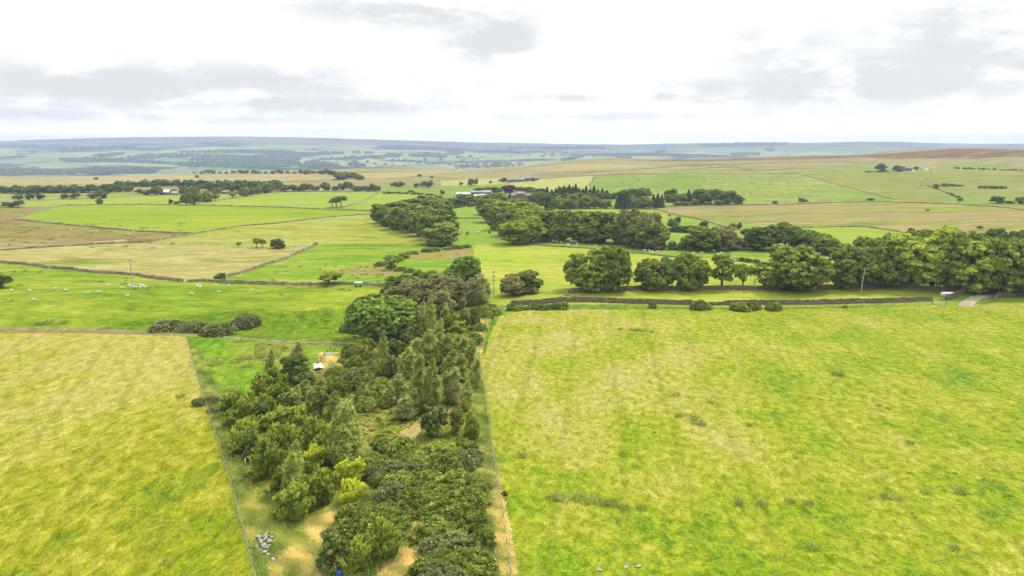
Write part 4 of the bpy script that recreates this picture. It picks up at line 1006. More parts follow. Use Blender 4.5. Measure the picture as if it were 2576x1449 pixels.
plant('copper', 1279, 489, 34, 466, 'dark purple copper beech', 'behind the stone farmhouse', 'copper beech')
G = 'conifers of the plantation beyond the farm'; wh = 'in the conifer belt right of the farm'
for i, u in enumerate([1354, 1366, 1376, 1388, 1398, 1406, 1412, 1419, 1426, 1432, 1440, 1448, 1457, 1466, 1474, 1484, 1494, 1504, 1515, 1526]):
    t = [476, 474, 469, 476, 472, 468, 470, 466, 470, 464, 468, 462, 472, 474, 466, 474, 467, 476, 473, 478][i]
    plant('conifer', u, 498 + (i % 3), 20 + 4 * (i % 2), t, 'dark pointed conifer', wh, G)
for u, v, w, t in [(1545, 499, 30, 484), (1566, 500, 34, 478), (1588, 500, 36, 474), (1610, 500, 36, 473), (1626, 500, 26, 474), (1530, 500, 28, 486), (1340, 494, 28, 476), (1400, 503, 26, 486), (1426, 503, 26, 486), (1455, 503, 30, 484), (1480, 503, 30, 484), (1505, 503, 30, 484)]:
    plant('dark', u, v, w, t, 'dark broad topped tree', wh, G)
G = 'mixed trees in front of the conifer belt'; wh = 'in front of the conifer belt'
for u, v, w, t, k, lk in [(1373, 527, 46, 483, 'dark', 'big dark round tree'), (1400, 526, 28, 494, 'avenue_light', 'light green tree'), (1416, 525, 30, 500, 'avenue', 'green tree'), (1440, 525, 32, 489, 'avenue', 'green tree'), (1457, 524, 28, 498, 'avenue', 'green tree'), (1477, 524, 34, 491, 'avenue_light', 'light green tree'), (1496, 524, 30, 496, 'avenue', 'green tree'),
                       (1524, 524, 32, 503, 'avenue_light', 'light green tree'), (1512, 524, 22, 505, 'olive', 'olive tree'), (1556, 525, 26, 489, 'conifer', 'dark conifer'), (1568, 525, 26, 487, 'conifer', 'dark conifer'), (1580, 525, 24, 492, 'conifer', 'dark conifer'), (1590, 524, 22, 492, 'avenue_light', 'light green tree'), (1619, 524, 44, 493, 'olive', 'rounded olive tree'), (1602, 524, 22, 502, 'avenue', 'green tree'),
                       (1643, 522, 20, 487, 'conifer', 'dark conifer'), (1654, 522, 22, 486, 'conifer', 'dark conifer'), (1664, 522, 20, 489, 'conifer', 'dark conifer')]:
    plant(k, u, v, w, t, lk, wh, G)
G = 'trees of the right hand clump below the upland pasture'; wh = 'in the dark clump below the upland pasture'
for u, v, w, t, k, lk in [(1687, 503, 36, 475, 'dark', 'dark round tree'), (1684, 508, 26, 490, 'avenue', 'green tree'), (1702, 508, 24, 488, 'avenue', 'green tree'), (1716, 508, 26, 486, 'avenue', 'green tree'), (1732, 506, 22, 476, 'conifer', 'dark conifer'), (1745, 508, 24, 478, 'conifer', 'dark conifer'), (1766, 512, 44, 476, 'dark', 'dark round tree'), (1785, 513, 44, 476, 'dark', 'dark round tree'), (1804, 513, 44, 479, 'dark', 'dark round tree'),
                       (1832, 514, 46, 480, 'dark', 'dark round tree'), (1852, 514, 36, 488, 'dark', 'dark round tree'), (1760, 512, 20, 500, 'olive', 'small olive bush'), (1705, 518, 24, 507, 'olive', 'small olive bush'), (1725, 518, 22, 508, 'olive', 'small olive bush'), (1747, 516, 22, 500, 'olive', 'small olive bush'), (1809, 516, 26, 503, 'olive', 'small olive bush'), (1780, 516, 24, 506, 'olive', 'small olive bush'), (1857, 515, 20, 507, 'olive', 'small olive bush')]:
    plant(k, u, v, w, t, lk, wh, G)

# upland trees
plant('dark', 2214, 430, 30, 411, 'dark round tree left of the ruined house', 'high on the right hill', 'upland tree a')
plant('dark', 2259, 431, 24, 416, 'dark round tree touching the left end of the ruined house', 'high on the right hill', 'upland tree b')
plant('far', 2304, 428, 13, 419, 'small bush just right of the ruined house', 'high on the right hill', 'upland tree c')
plant('dark', 2509, 512, 34, 493, 'round dark bush', 'at the right end of the wall below the upland pasture', 'upland tree d')
plant('dark', 2568, 513, 28, 494, 'round dark bush cut by the right edge', 'of the photo beside the low hedge', 'upland tree e')
G = 'bushes below the upland pasture'; wh = 'along the foot of the upland pasture'
for u, v, w, t in [(2018, 508, 18, 498), (2190, 506, 18, 498), (2416, 506, 14, 497), (2030, 508, 8, 504), (1950, 512, 12, 505), (2465, 576, 14, 568), (1842, 572, 14, 562)]:
    plant('far', u, v, w, t, 'small lone bush', wh, G)
def hedge_run(pts, w, t, look, where, group, n, kind='far', jit=.25):
    g = dense(pts, 1.0); R = random.Random(len(group) + n)
    for i in range(n):
        a = g[int((i + .5 + R.uniform(-jit, jit)) / n * (len(g) - 1))]
        k = R.uniform(.6, 1.35)
        plant(kind, a[0], a[1] + R.uniform(-.06, .06) * t, w * k * R.uniform(.85, 1.2), a[1] - t * k, look, where, group)
SH = set()
def shrow(*a, **k):
    SH.add(a[5]); hedge_run(*a, **k)
shrow([(2348, 469), (2424, 469)], 10, 6, 'low dark hedge bush', 'of the upper hedge line on the right hill', 'bushes of the upper hillside hedge', 12)
shrow([(2465, 474), (2530, 475)], 10, 6, 'low dark hedge bush', 'of the short hedge line near the right edge of the hill', 'bushes of the short hillside hedge', 9)
shrow([(2331, 468), (2355, 475), (2381, 487), (2420, 502)], 9, 5, 'low dark hedge bush', 'of the hedge slanting down the right hill', 'bushes of the slanting hillside hedge', 11)
shrow([(2404, 425), (2576, 430)], 9, 4, 'tiny dark bush', 'scattered along the top green strip of the right hill', 'bushes scattered along the top green strip', 13)
shrow([(2175, 433), (2235, 433)], 9, 3.5, 'tiny dark bush', 'along the bank below the dark round hill tree', 'bushes along the bank on the right hill', 7)
shrow([(2530, 512), (2556, 512)], 12, 7, 'low hedge bush', 'between the two round bushes at the right edge', 'bushes between the round bushes', 3)
shrow([(964, 487), (1030, 489), (1100, 493)], 9, 5, 'low clipped hedge bush', 'of the dark hedge above the pale lime field', 'bushes of the clipped hedge', 16)
shrow([(1130, 527), (1165, 521), (1200, 518)], 12, 8, 'hedge bush', 'of the hedge at the top of the cattle pasture', 'bushes of the hedge above the cattle pasture', 8)
shrow([(1688, 584), (1760, 584)], 24, 16, 'dense dark hedge bush', 'of the long thicket left of the farm road', 'bushes of the long thicket', 6, kind='dark')
shrow([(1850, 656), (1890, 660), (1924, 668)], 16, 10, 'thin leggy hedge bush', 'of the broken hedge behind the small thin crowned tree', 'bushes of the broken hedge', 6)
shrow([(1660, 628), (1750, 630), (1860, 630)], 16, 12, 'low shrub', 'under the trees behind the upper flock of sheep', 'shrubs under the middle trees', 12)
shrow([(2110, 650), (2180, 680), (2235, 690)], 30, 26, 'shady undergrowth shrub', 'at the back of the copse', 'undergrowth of the copse', 7, kind='dark')

# left distance
G = 'field trees along the left middle distance'; wh = 'on the hedge line at far left'
for u, v, w, t in [(48, 502, 22, 488), (38, 502, 14, 491), (76, 502, 22, 484), (102, 502, 20, 487), (162, 500, 16, 487), (188, 500, 28, 486), (254, 499, 34, 478), (232, 499, 22, 488), (20, 521, 26, 508), (44, 521, 32, 504), (252, 515, 18, 499)]:
    plant('far', u, v, w, t, 'rounded dark tree', wh, G)
G = 'trees at the edge of the upper lime field'; wh = 'along the edge of the upper lime field'
for u, v, w, t, k in [(430, 514, 11, 501, 'far'), (445, 514, 16, 506, 'far'), (469, 514, 28, 486, 'sycamore'), (488, 515, 40, 471, 'sycamore'), (520, 509, 30, 481, 'sycamore'), (541, 506, 22, 485, 'open'), (585, 498, 26, 482, 'open'), (614, 494, 28, 472, 'sycamore'), (630, 491, 24, 474, 'sycamore'), (648, 489, 26, 468, 'sycamore'), (671, 486, 36, 461, 'sycamore'),
                      (395, 491, 30, 469, 'sycamore'), (372, 491, 26, 477, 'dark'), (350, 486, 22, 475, 'dark'), (464, 488, 30, 470, 'dark'), (440, 487, 18, 476, 'dark'), (545, 487, 24, 472, 'sycamore'), (562, 484, 22, 472, 'dark')]:
    plant(k, u, v, w, t, 'dark field tree', wh, G)
shrow([(-20, 486), (60, 486), (160, 485), (270, 483), (330, 482)], 20, 15, 'dark crowded tree', 'of the long dark tree belt below the tan moor, far left', 'trees of the long dark tree belt', 52, jit=.8)
shrow([(290, 472), (400, 468), (520, 470), (640, 470), (700, 468)], 18, 13, 'dark crowded tree', 'of the upper tree belt behind the white roofed shed', 'trees of the upper tree belt', 56, jit=.8)
shrow([(500, 480), (560, 482), (620, 482), (690, 478)], 22, 19, 'dull green tree', 'in the scattered belt right of the white roofed shed', 'trees of the scattered belt', 12)
G = 'trees along the top of the lime fields'; wh = 'along the top of the lime fields'
for u, v, w, t in [(700, 480, 24, 464), (714, 481, 30, 463), (740, 481, 26, 465), (758, 481, 22, 466), (772, 481, 34, 461), (795, 480, 22, 468), (820, 481, 28, 460), (845, 480, 20, 468), (872, 478, 32, 457), (858, 478, 20, 461)]:
    plant('far', u, v, w, t, 'dark rounded hedge tree', wh, G)
for i, u in enumerate([890, 902, 914, 926, 938, 948]):
    plant('far', u, 482, 18, 468 - (6 if i == 4 else 0), 'dense dark hedge tree', wh, G)
G = 'pines in the lime field'; wh = 'in the windswept clump on the lime field'
plant('pine', 836, 521, 26, 502, 'dark leaning pine', wh, G, rz=0)
plant('pine', 846, 523, 32, 494, 'dark leaning pine', wh, G, rz=.2)
plant('pine', 858, 521, 30, 492, 'dark leaning pine', wh, G, rz=-.2)
G = 'trees on the pale slope left of the farm'; wh = 'on the pale slope behind the farm'
for u, v, w, t in [(988, 470, 12, 460), (996, 471, 18, 457), (1010, 470, 16, 456), (1047, 471, 12, 461), (1067, 471, 20, 456), (1081, 471, 22, 454), (1160, 466, 10, 458), (1185, 467, 17, 450), (1197, 466, 13, 450), (1234, 461, 9, 455), (1113, 490, 12, 478), (1035, 483, 16, 478), (1055, 445, 12, 438), (1086, 448, 10, 443)]:
    plant('far', u, v, w, t, 'small pale green tree', wh, G)
shrow([(850, 452), (880, 447), (912, 453)], 20, 12, 'dark copse tree', 'in the hollow copse on the tan moor', 'trees of the hollow copse', 10)
shrow([(815, 438), (850, 441), (900, 446)], 13, 9, 'dark copse tree', 'on the upper bank of the hollow copse', 'trees of the upper bank copse', 7)
plant('far', 835, 440, 18, 429, 'lone dark tree above the hollow copse', 'on the tan moor', 'moor tree a')
plant('far', 496, 449, 11, 440, 'lone bush in the middle of the tan moor', 'at left', 'moor tree b')
plant('far', 242, 452, 11, 446, 'low dark bush on the tan moor', 'at far left', 'moor tree c')
shrow([(480, 437), (600, 437), (700, 437), (815, 438)], 15, 8, 'small dark tree', 'of the thin hedge at the far edge of the tan moor', 'trees of the moor edge hedge', 20)
G = 'thorn trees above the pale hay field'; wh = 'on the fence line above the pale hay field'
plant('thorn', 600, 621, 15, 608, 'tiny bent thorn tree', wh, G)
plant('thorn', 646, 623, 22, 599, 'ragged windblown thorn tree', wh, G)
plant('thorn', 660, 623, 18, 601, 'thin ragged thorn tree', wh, G)
plant('dark', 700, 624, 36, 601, 'rounded dark thorn tree', wh, G)
plant('dark', 554, 704, 27, 687, 'small dark bush at the wall corner', 'of the pale hay field', 'wall corner bush')
plant('dark', 4, 724, 50, 684, 'grey green tree cut by the left edge', 'above the sheep pasture', 'left edge tree')
plant('thorn', 826, 719, 62, 682, 'bent hawthorn tree leaning over the wall', 'left of the pale green box', 'bent hawthorn')
plant('thorn', 984, 678, 42, 642, 'gnarled tree with a pale trunk', 'in the gorse chain of the rushy pasture', 'gnarled tree')
G = 'gorse bushes on the bank'; wh = 'on the bank beside the farm track'
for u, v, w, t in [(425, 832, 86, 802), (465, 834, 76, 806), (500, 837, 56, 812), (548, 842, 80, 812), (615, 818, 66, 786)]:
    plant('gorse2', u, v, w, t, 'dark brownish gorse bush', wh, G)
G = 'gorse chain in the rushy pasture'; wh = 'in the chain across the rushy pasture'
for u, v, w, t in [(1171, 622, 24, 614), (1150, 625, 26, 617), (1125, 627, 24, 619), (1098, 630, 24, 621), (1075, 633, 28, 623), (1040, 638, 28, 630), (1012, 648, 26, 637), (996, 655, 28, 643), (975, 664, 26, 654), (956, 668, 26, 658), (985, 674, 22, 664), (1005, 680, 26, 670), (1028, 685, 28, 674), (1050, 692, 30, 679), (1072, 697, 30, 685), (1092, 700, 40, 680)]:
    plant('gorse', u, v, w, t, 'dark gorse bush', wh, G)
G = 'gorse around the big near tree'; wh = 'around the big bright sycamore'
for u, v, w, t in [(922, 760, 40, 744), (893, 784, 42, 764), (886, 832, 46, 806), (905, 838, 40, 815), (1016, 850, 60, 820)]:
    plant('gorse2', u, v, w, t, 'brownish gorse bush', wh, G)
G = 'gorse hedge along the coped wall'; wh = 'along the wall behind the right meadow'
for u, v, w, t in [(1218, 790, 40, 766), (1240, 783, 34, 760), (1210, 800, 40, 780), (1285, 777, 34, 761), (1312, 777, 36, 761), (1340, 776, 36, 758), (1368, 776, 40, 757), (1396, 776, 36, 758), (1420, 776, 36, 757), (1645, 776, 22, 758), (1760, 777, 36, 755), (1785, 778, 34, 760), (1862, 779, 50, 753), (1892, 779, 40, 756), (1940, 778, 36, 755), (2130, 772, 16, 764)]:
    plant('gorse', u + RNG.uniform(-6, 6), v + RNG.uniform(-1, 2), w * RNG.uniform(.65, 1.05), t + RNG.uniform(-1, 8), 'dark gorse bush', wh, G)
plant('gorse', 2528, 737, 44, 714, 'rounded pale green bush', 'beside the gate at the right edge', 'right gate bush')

# the cluster at the head of the plantation
plant('tuft', 1168, 742, 92, 641, 'tall bright green tree with tufted leaves', 'behind the olive coloured trees', 'tufted tree')
plant('big', 965, 846, 172, 738, 'big bright green sycamore with pale tufts', 'beside the farm track', 'big sycamore')
G = 'olive coloured trees at the head of the plantation'; wh = 'at the head of the plantation'
for u, v, w, t, k, lk in [(992, 748, 66, 696, 'dark', 'dark green round tree'), (1030, 742, 46, 690, 'dark', 'dark green round tree'), (998, 764, 62, 718, 'olive', 'olive tree'), (1046, 772, 84, 700, 'olive', 'olive tree'), (1088, 778, 96, 692, 'olive', 'olive tree'), (1130, 778, 84, 698, 'olive', 'olive tree'), (1068, 790, 70, 725, 'olive', 'olive tree'), (1112, 796, 66, 728, 'olive', 'olive tree')]:
    plant(k, u, v, w, t, lk, wh, G)
for u, v, w, t in [(1178, 768, 50, 702), (1200, 766, 52, 690), (1215, 760, 40, 704)]:
    plant('greybirch', u, v, w, t, 'thin pale trunked tree', wh, G)

# the plantation strip
def C0(x, y): return 447.2 + x / 4.537, 798.6 + y / 4.537
def C1(x, y): return 830.6 + x / 4.537, 734.7 + y / 4.537
def C2(x, y): return 511.1 + x / 3.9935, 1086.1 + y / 3.9935
def C3(x, y): return 830.6 + x / 3.3945, 1022.2 + y / 3.3945
def crop(f, sc, items, look, where, group):
    for it in items:
        kind, x, top, bot, w = it[:5]
        u, vb = f(x, bot); _, vt = f(x, top)
        plant(kind, u, vb, w / sc, vt, it[5] if len(it) > 5 else look, where, group)
wb = 'in the upper right of the plantation'
crop(C1, 4.537, [('birch', 1010, 110, 500, 190), ('birch', 1120, 80, 480, 170), ('birch', 1060, 220, 500, 170), ('birch', 1290, 170, 440, 150), ('birch', 1235, 300, 540, 130), ('dark', 1540, 205, 430, 170), ('dark', 1650, 180, 410, 130), ('haw', 1450, 330, 470, 200), ('haw', 1370, 260, 450, 140),
                 ('birch', 590, 450, 860, 150), ('dark', 755, 540, 760, 200), ('dark', 885, 440, 590, 160), ('birch', 1090, 420, 820, 250), ('birch', 960, 520, 800, 200), ('birch', 850, 620, 970, 260), ('dark', 700, 720, 960, 170), ('birch', 1225, 470, 800, 170), ('birch', 1320, 460, 780, 180), ('birch', 1480, 510, 830, 230), ('birch', 1580, 560, 860, 180),
                 ('birch', 1350, 660, 1010, 230), ('dark', 1230, 700, 960, 190), ('birch', 1460, 700, 1000, 200)], 'slender grey green birch', wb, 'birches in the upper right of the plantation')
wb = 'in the right middle of the plantation'
crop(C1, 4.537, [('birch', 990, 715, 1090, 190), ('birch', 1110, 765, 1350, 230), ('birch', 1010, 860, 1250, 220), ('greybirch', 1380, 860, 1270, 260), ('birch', 1290, 900, 1260, 200), ('birch', 1640, 755, 1100, 180), ('greybirch', 740, 945, 1240, 270), ('birch', 640, 1060, 1300, 190), ('birch', 1535, 1035, 1350, 180), ('greybirch', 830, 1175, 1440, 270), ('birch', 920, 1100, 1400, 200), ('greybirch', 1070, 1180, 1360, 240), ('birch', 1180, 960, 1330, 220),
                 ('silver', 1215, 1295, 1640, 230, 'dark leaved whitebeam'), ('silver', 1440, 1320, 1600, 170, 'whitebeam with silvery upturned leaves'), ('haw', 1600, 1380, 1700, 210, 'twiggy yellow green hawthorn'), ('dark', 1130, 1380, 1640, 190, 'dark round shrub')], 'wind bent grey green birch', wb, 'birches in the middle of the plantation')
wh = 'in the plantation below the lush paddock'
crop(C0, 4.537, [('birch', 1045, 375, 690, 150, 'narrow pale tipped birch'), ('dark', 1330, 420, 720, 330, 'dark feathery willow'), ('greybirch', 1350, 270, 640, 230, 'tall feathery grey birch'), ('haw', 1340, 560, 740, 100), ('haw', 940, 640, 880, 260), ('haw', 1090, 560, 800, 170), ('haw', 1195, 650, 900, 170), ('birch', 1420, 700, 930, 200), ('dark', 1450, 620, 760, 230, 'dark low shrub'), ('birch', 1610, 680, 900, 170),
                 ('silver', 1250, 840, 1050, 190, 'silvery leaved whitebeam'), ('birch', 1510, 810, 1110, 190), ('dark', 1640, 790, 1100, 220, 'dark round shrub'), ('birch', 1330, 790, 1030, 170), ('haw', 1130, 760, 1000, 190), ('birch', 1760, 850, 1150, 200), ('birch', 1850, 950, 1260, 240), ('haw', 640, 850, 1130, 300), ('haw', 800, 850, 1180, 270), ('silver', 950, 960, 1210, 190, 'silvery leaved whitebeam'), ('haw', 1010, 880, 1130, 200)], 'dense green hawthorn shrub', wh, 'shrubs in the upper left of the plantation')
wh = 'in the left middle of the plantation'
crop(C0, 4.537, [('haw', 1150, 1040, 1300, 280), ('haw', 1370, 1020, 1300, 240), ('silver', 1530, 1080, 1320, 180, 'silvery leaved whitebeam'), ('haw', 780, 1150, 1440, 280, 'yellow tipped hawthorn shrub'), ('silver', 830, 1270, 1540, 200, 'silvery leaved whitebeam'), ('haw', 1130, 1230, 1500, 280), ('haw', 1560, 1160, 1520, 290), ('haw', 1330, 1260, 1500, 230), ('birch', 1900, 970, 1660, 330, 'tall broad birch'), ('birch', 1790, 1080, 1620, 220), ('haw', 1000, 1100, 1330, 200), ('haw', 620, 1060, 1260, 190), ('haw', 960, 1330, 1560, 240)], 'dense green hawthorn shrub', wh, 'shrubs in the middle left of the plantation')
wh = 'in the plantation above the stone heap'
crop(C2, 3.9935, [('haw', 340, -10, 230, 210), ('silver', 470, -5, 270, 170, 'whitebeam with pale leaves'), ('haw', 640, 95, 440, 300), ('birch', 900, 110, 640, 230, 'tall dark birch with broken top'), ('birch', 870, 240, 740, 240, 'tall dark birch with a thin trunk'), ('hawy', 1140, 95, 350, 270, 'bright yellow green hawthorn'), ('birch', 1380, -80, 360, 260, 'tall broad birch'), ('birch', 1500, -60, 320, 230, 'tall broad birch'), ('hawy', 1470, 265, 490, 290, 'bright yellow shrub with spiky shoots'), ('haw', 1190, 385, 700, 300), ('hawy', 1480, 490, 750, 280, 'thin twiggy yellow shrub'), ('haw', 880, 560, 900, 340), ('haw', 1040, 450, 780, 250), ('haw', 1010, 300, 520, 200), ('haw', 760, 380, 640, 190), ('haw', 720, -60, 200, 220), ('haw', 900, -60, 220, 230), ('haw', 1060, -40, 200, 200),
                   ('haw', 1190, 40, 330, 200)], 'dense green hawthorn shrub', wh, 'shrubs in the lower left of the plantation')
wh = 'in the clump at the bottom edge'
crop(C2, 3.9935, [('silver', 1290, 1010, 1420, 280, 'upright pale leaved shrub')], '', wh, 'bottom pale shrub')
crop(C2, 3.9935, [('haw', 1570, 1060, 1400, 280, 'dark green hawthorn with yellow tips')], '', wh, 'bottom hawthorn a')
crop(C3, 3.3945, [('haw', 450, 1000, 1320, 300, 'tall bushy hawthorn beside the gorse')], '', wh, 'bottom hawthorn b')

def gorse_patch(poly, n, wpx, hpx, look, where, group, seed, brown=.2):
    R = random.Random(seed); us = [p[0] for p in poly]; vs = [p[1] for p in poly]
    def inside(u, v):
        c = False; j = len(poly) - 1
        for i in range(len(poly)):
            a, b = poly[i], poly[j]
            if (a[1] > v) != (b[1] > v) and u < (b[0] - a[0]) * (v - a[1]) / (b[1] - a[1]) + a[0]: c = not c
            j = i
        return c
    pts = []; tries = 0
    while len(pts) < n and tries < 4000:
        tries += 1
        u, v = R.uniform(min(us), max(us)), R.uniform(min(vs), max(vs))
        if not inside(u, v): continue
        sc = (v - 366) / 700
        if any(((u - a) / (wpx * sc)) ** 2 + ((v - b) / (wpx * sc * .6)) ** 2 < .16 for a, b in pts): continue
        pts.append((u, v))
    SH.add(group)
    for u, v in pts:
        sc = (v - 366) / 700 * R.uniform(.6, 1.35)
        plant('gorse2' if R.random() < brown else 'gorse', u, v + 8 * sc, wpx * sc, v - hpx * sc * R.uniform(.7, 1.35), look, where, group)
gorse_patch([C1(*p) for p in [(0, 900), (180, 680), (420, 560), (560, 650), (660, 860), (640, 1000), (560, 1100), (540, 1340), (330, 1260), (0, 1110)]], 26, 60, 26, 'dense green gorse bush', 'in the upper gorse thicket right of the white tarpaulin', 'gorse bushes of the upper thicket', 21, .12)
gorse_patch([C3(*p) for p in [(310, 260), (560, 260), (600, 330), (700, 330), (940, 320), (1150, 340), (1240, 480), (1180, 600), (1050, 700), (640, 560), (480, 720), (320, 640)]], 17, 64, 26, 'dense green gorse bush', 'in the middle gorse thicket between birches and right hand fence', 'gorse bushes of the middle thicket', 22, .2)
gorse_patch([C3(*p) for p in [(560, 640), (860, 620), (930, 740), (1100, 760), (1240, 720), (1300, 900), (1340, 1060), (1100, 1240), (820, 1180), (620, 1150), (640, 900), (520, 820)]], 13, 66, 26, 'dense green gorse bush', 'in the lower gorse thicket near the right hand fence', 'gorse bushes of the lower thicket', 23, .2)
gorse_patch([C3(*p) for p in [(820, 1260), (1000, 1200), (1240, 1300), (1320, 1430), (1250, 1560), (800, 1560)]], 7, 70, 28, 'dense green gorse bush', 'in the gorse clump at the bottom edge of the photo', 'gorse bushes at the bottom edge', 24, .1)
gorse_patch([C3(*p) for p in [(180, 920), (330, 880), (520, 900), (560, 980), (400, 1060), (180, 1080)]], 5, 70, 32, 'dense brownish gorse bush', 'in the gorse clump beside the dry golden grass', 'gorse bushes beside the dry grass', 25, .4)
G = 'gorse bushes by the right hand fence'; wh = 'against the right hand fence of the plantation'
crop(C1, 4.537, [('gorse', 1560, 455, 600, 330), ('gorse', 1740, 345, 440, 150), ('gorse', 1420, 470, 600, 200), ('gorse', 1760, 230, 290, 150), ('gorse', 1850, 180, 250, 170)], 'rounded green gorse bush', wh, G)
crop(C3, 3.3945, [('gorse', 1300, 1060, 1180, 180), ('gorse', 1280, 620, 740, 160)], 'rounded green gorse bush', wh, G)
crop(C0, 4.537, [('gorse2', 420, 1010, 1080, 170), ('gorse2', 380, 890, 970, 170), ('gorse2', 240, 920, 1000, 120)], 'low dark scrub', 'by the wooden rail of the paddock', 'scrub by the wooden rail')

# bare dead trees
def dead_tree(u, v, vtop, label, seed, lean=0.0):
    p = P(u, v); px = depth(p) / FPX; h = (v - vtop) * px
    R = random.Random(seed); root = empty('dead_tree', p); tag(root, label, 'dead tree')
    t = MB(); t.tube([(0, 0, -.2), (lean * h * .25, 0, h * .35), (lean * h * .5, .1, h * .7)], [h * .035, h * .026, h * .015], 7); t.build('trunk', M['bark_pale'], root)
    for i in range(9):
        z = h * R.uniform(.3, .7); a = R.uniform(0, 6.28); L = h * R.uniform(.2, .42); x = lean * z * .7
        b = MB(); q = (x + math.cos(a) * L * .5, math.sin(a) * L * .5, z + L * .4)
        b.tube([(x, 0, z), q, (x + math.cos(a) * L, math.sin(a) * L, z + L * R.uniform(.6, 1.0))], [h * .014, h * .009, h * .003], 5)
        b.tube([q, (q[0] + R.uniform(-1, 1) * L * .4, q[1] + R.uniform(-1, 1) * L * .4, q[2] + L * .5)], [h * .007, h * .002], 4)
        b.build('branch', M['bark_pale'], root)
dead_tree(1895, 726, 690, 'bare broken dead tree between the small thin crowned tree and the very large tree', 1, .3)
dead_tree(1168, 775, 705, 'bleached dead tree standing among the olive coloured trees', 2, .1)

# ------------------------------------------------------------------ poles, mast
def pole(u, v, vtop, label, arms=1, twin=0.0, mat='wood'):
    p = P(u, v); px = depth(p) / FPX; h = (v - vtop) * px * 1.03
    root = empty('electricity_pole', p); tag(root, label, 'utility pole', 'wooden electricity poles')
    b = MB(); b.tube([(0, 0, -.5), (0.03, 0, h * .5), (twin, 0, h)], [.17, .15, .12], 9); b.build('post', M['bark_pale'], root)
    for k in range(arms):
        zz = h - .45 - k * 1.3; a = MB(); a.box((twin * zz / h, .16, zz), (1.9 - .3 * k, .13, .14)); ar = a.build('crossarm', M['wood_dark'], root)
        for x in (-.8, 0, .8):
            i = MB(); i.tube([(twin * zz / h + x * (1 - .15 * k), .16, zz + .07), (twin * zz / h + x * (1 - .15 * k), .16, zz + .2), (twin * zz / h + x * (1 - .15 * k), .16, zz + .32)], [.04, .1, .06], 7); i.build('insulator', M['white'], ar)
    return root
pole(334, 723, 652, 'tall wooden pole beside the resting sheep in the left pasture')
pole(1242, 748, 682, 'wooden pole with several crossarms left of the dark pair of trees', 3)
pole(2166, 741, 675, 'leaning pale wooden pole in front of the dark trees on the right', 1, .5)
pole(1456 - 294.4, 594, 573, 'slim distant pole in the cattle pasture between the woods')
pole(1124, 483, 474, 'tiny distant pole left of the pale barns')
p = P(43, 409); px = depth(p) / FPX; h = 26 * px
root = empty('lattice_mast', p); tag(root, 'slim pale lattice mast on the skyline of the far left valley', 'mast')
b = MB()
for a in range(4):
    c, s = math.cos(a * math.pi / 2 + .78), math.sin(a * math.pi / 2 + .78); b.tube([(c * 3, s * 3, 0), (c * .5, s * .5, h)], .35, 4)
b.build('leg', M['galv'], root)
for zz in (.72, .86):
    b = MB(); b.box((0, 0, h * zz), (11, .6, .6)); b.build('crossarm', M['galv'], root)

# ------------------------------------------------------------------ sheep and cattle
def quadruped(name, mat, graze, lying, scale=1.0, cow=False):
    me = bpy.data.meshes.new('sk'); bm = bmesh.new()
    z = .62; dz = -.34 if lying else 0
    V = {}
    def v(k, x, y, zz): V[k] = bm.verts.new((x, y, max(zz + dz, .06)))
    v('pel', -.38, 0, z); v('mid', 0, 0, z - .02); v('sh', .36, 0, z + .02); v('rump', -.54, 0, z - .03)
    v('tail', -.62, 0, z - .18)
    if graze: v('nk', .56, .02, z - .12); v('hd', .68, .04, .24 - dz); v('ms', .76, .05, .09 - dz)
    else: v('nk', .54, 0, z + .2); v('hd', .64, 0, z + .34); v('ms', .80, 0, z + .27)
    v('e1', V['hd'].co.x - .05, .13, V['hd'].co.z + .06 - dz); v('e2', V['hd'].co.x - .05, -.13, V['hd'].co.z + .06 - dz)
    E = [('mid', 'pel'), ('mid', 'sh'), ('pel', 'rump'), ('rump', 'tail'), ('sh', 'nk'), ('nk', 'hd'), ('hd', 'ms'), ('hd', 'e1'), ('hd', 'e2')]
    for n, x0, par in (('f', .36, 'sh'), ('h', -.40, 'pel')):
        for s in (-1, 1):
            y = s * .13
            if lying:
                v(f'{n}{s}a', x0 + .05, y * 1.5, .5); v(f'{n}{s}b', x0 + .22, y * 1.6, .42)
                E += [(par, f'{n}{s}a'), (f'{n}{s}a', f'{n}{s}b')]
            else:
                kx = .03 if n == 'h' else -.01
                v(f'{n}{s}a', x0 + kx, y, .40); v(f'{n}{s}b', x0 - (.07 if n == 'h' else .0), y, .24); v(f'{n}{s}c', x0 - (.03 if n == 'h' else 0), y, .06)
                E += [(par, f'{n}{s}a'), (f'{n}{s}a', f'{n}{s}b'), (f'{n}{s}b', f'{n}{s}c')]
    for a, b_ in E: bm.edges.new((V[a], V[b_]))
    bm.verts.ensure_lookup_table(); keys = list(V)
    bm.to_mesh(me); bm.free()
    ob = bpy.data.objects.new('sk', me); COL.objects.link(ob)
    sk = ob.modifiers.new('s', 'SKIN'); sub = ob.modifiers.new('u', 'SUBSURF'); sub.levels = 2; sub.render_levels = 2
    body = .20 if cow else .25
    for i, k in enumerate(keys):
        sv = me.skin_vertices[0].data[i]
        r = {'pel': body * .98, 'mid': body * 1.08, 'sh': body, 'rump': body * .72, 'tail': .04, 'nk': .12, 'hd': .085, 'ms': .055, 'e1': .03, 'e2': .03}.get(k)
        if r is None: r = .095 if k.endswith('a') else (.05 if k.endswith('b') else .042)
        sv.radius = (r, r); sv.use_root = (k == 'mid')
    dg = bpy.context.evaluated_depsgraph_get(); dg.update()
    m2 = bpy.data.meshes.new_from_object(ob.evaluated_get(dg)); m2.name = name
    bpy.data.objects.remove(ob); m2.materials.clear(); m2.materials.append(M[mat])
    for q in m2.polygons: q.use_smooth = True; q.material_index = 0
    return m2
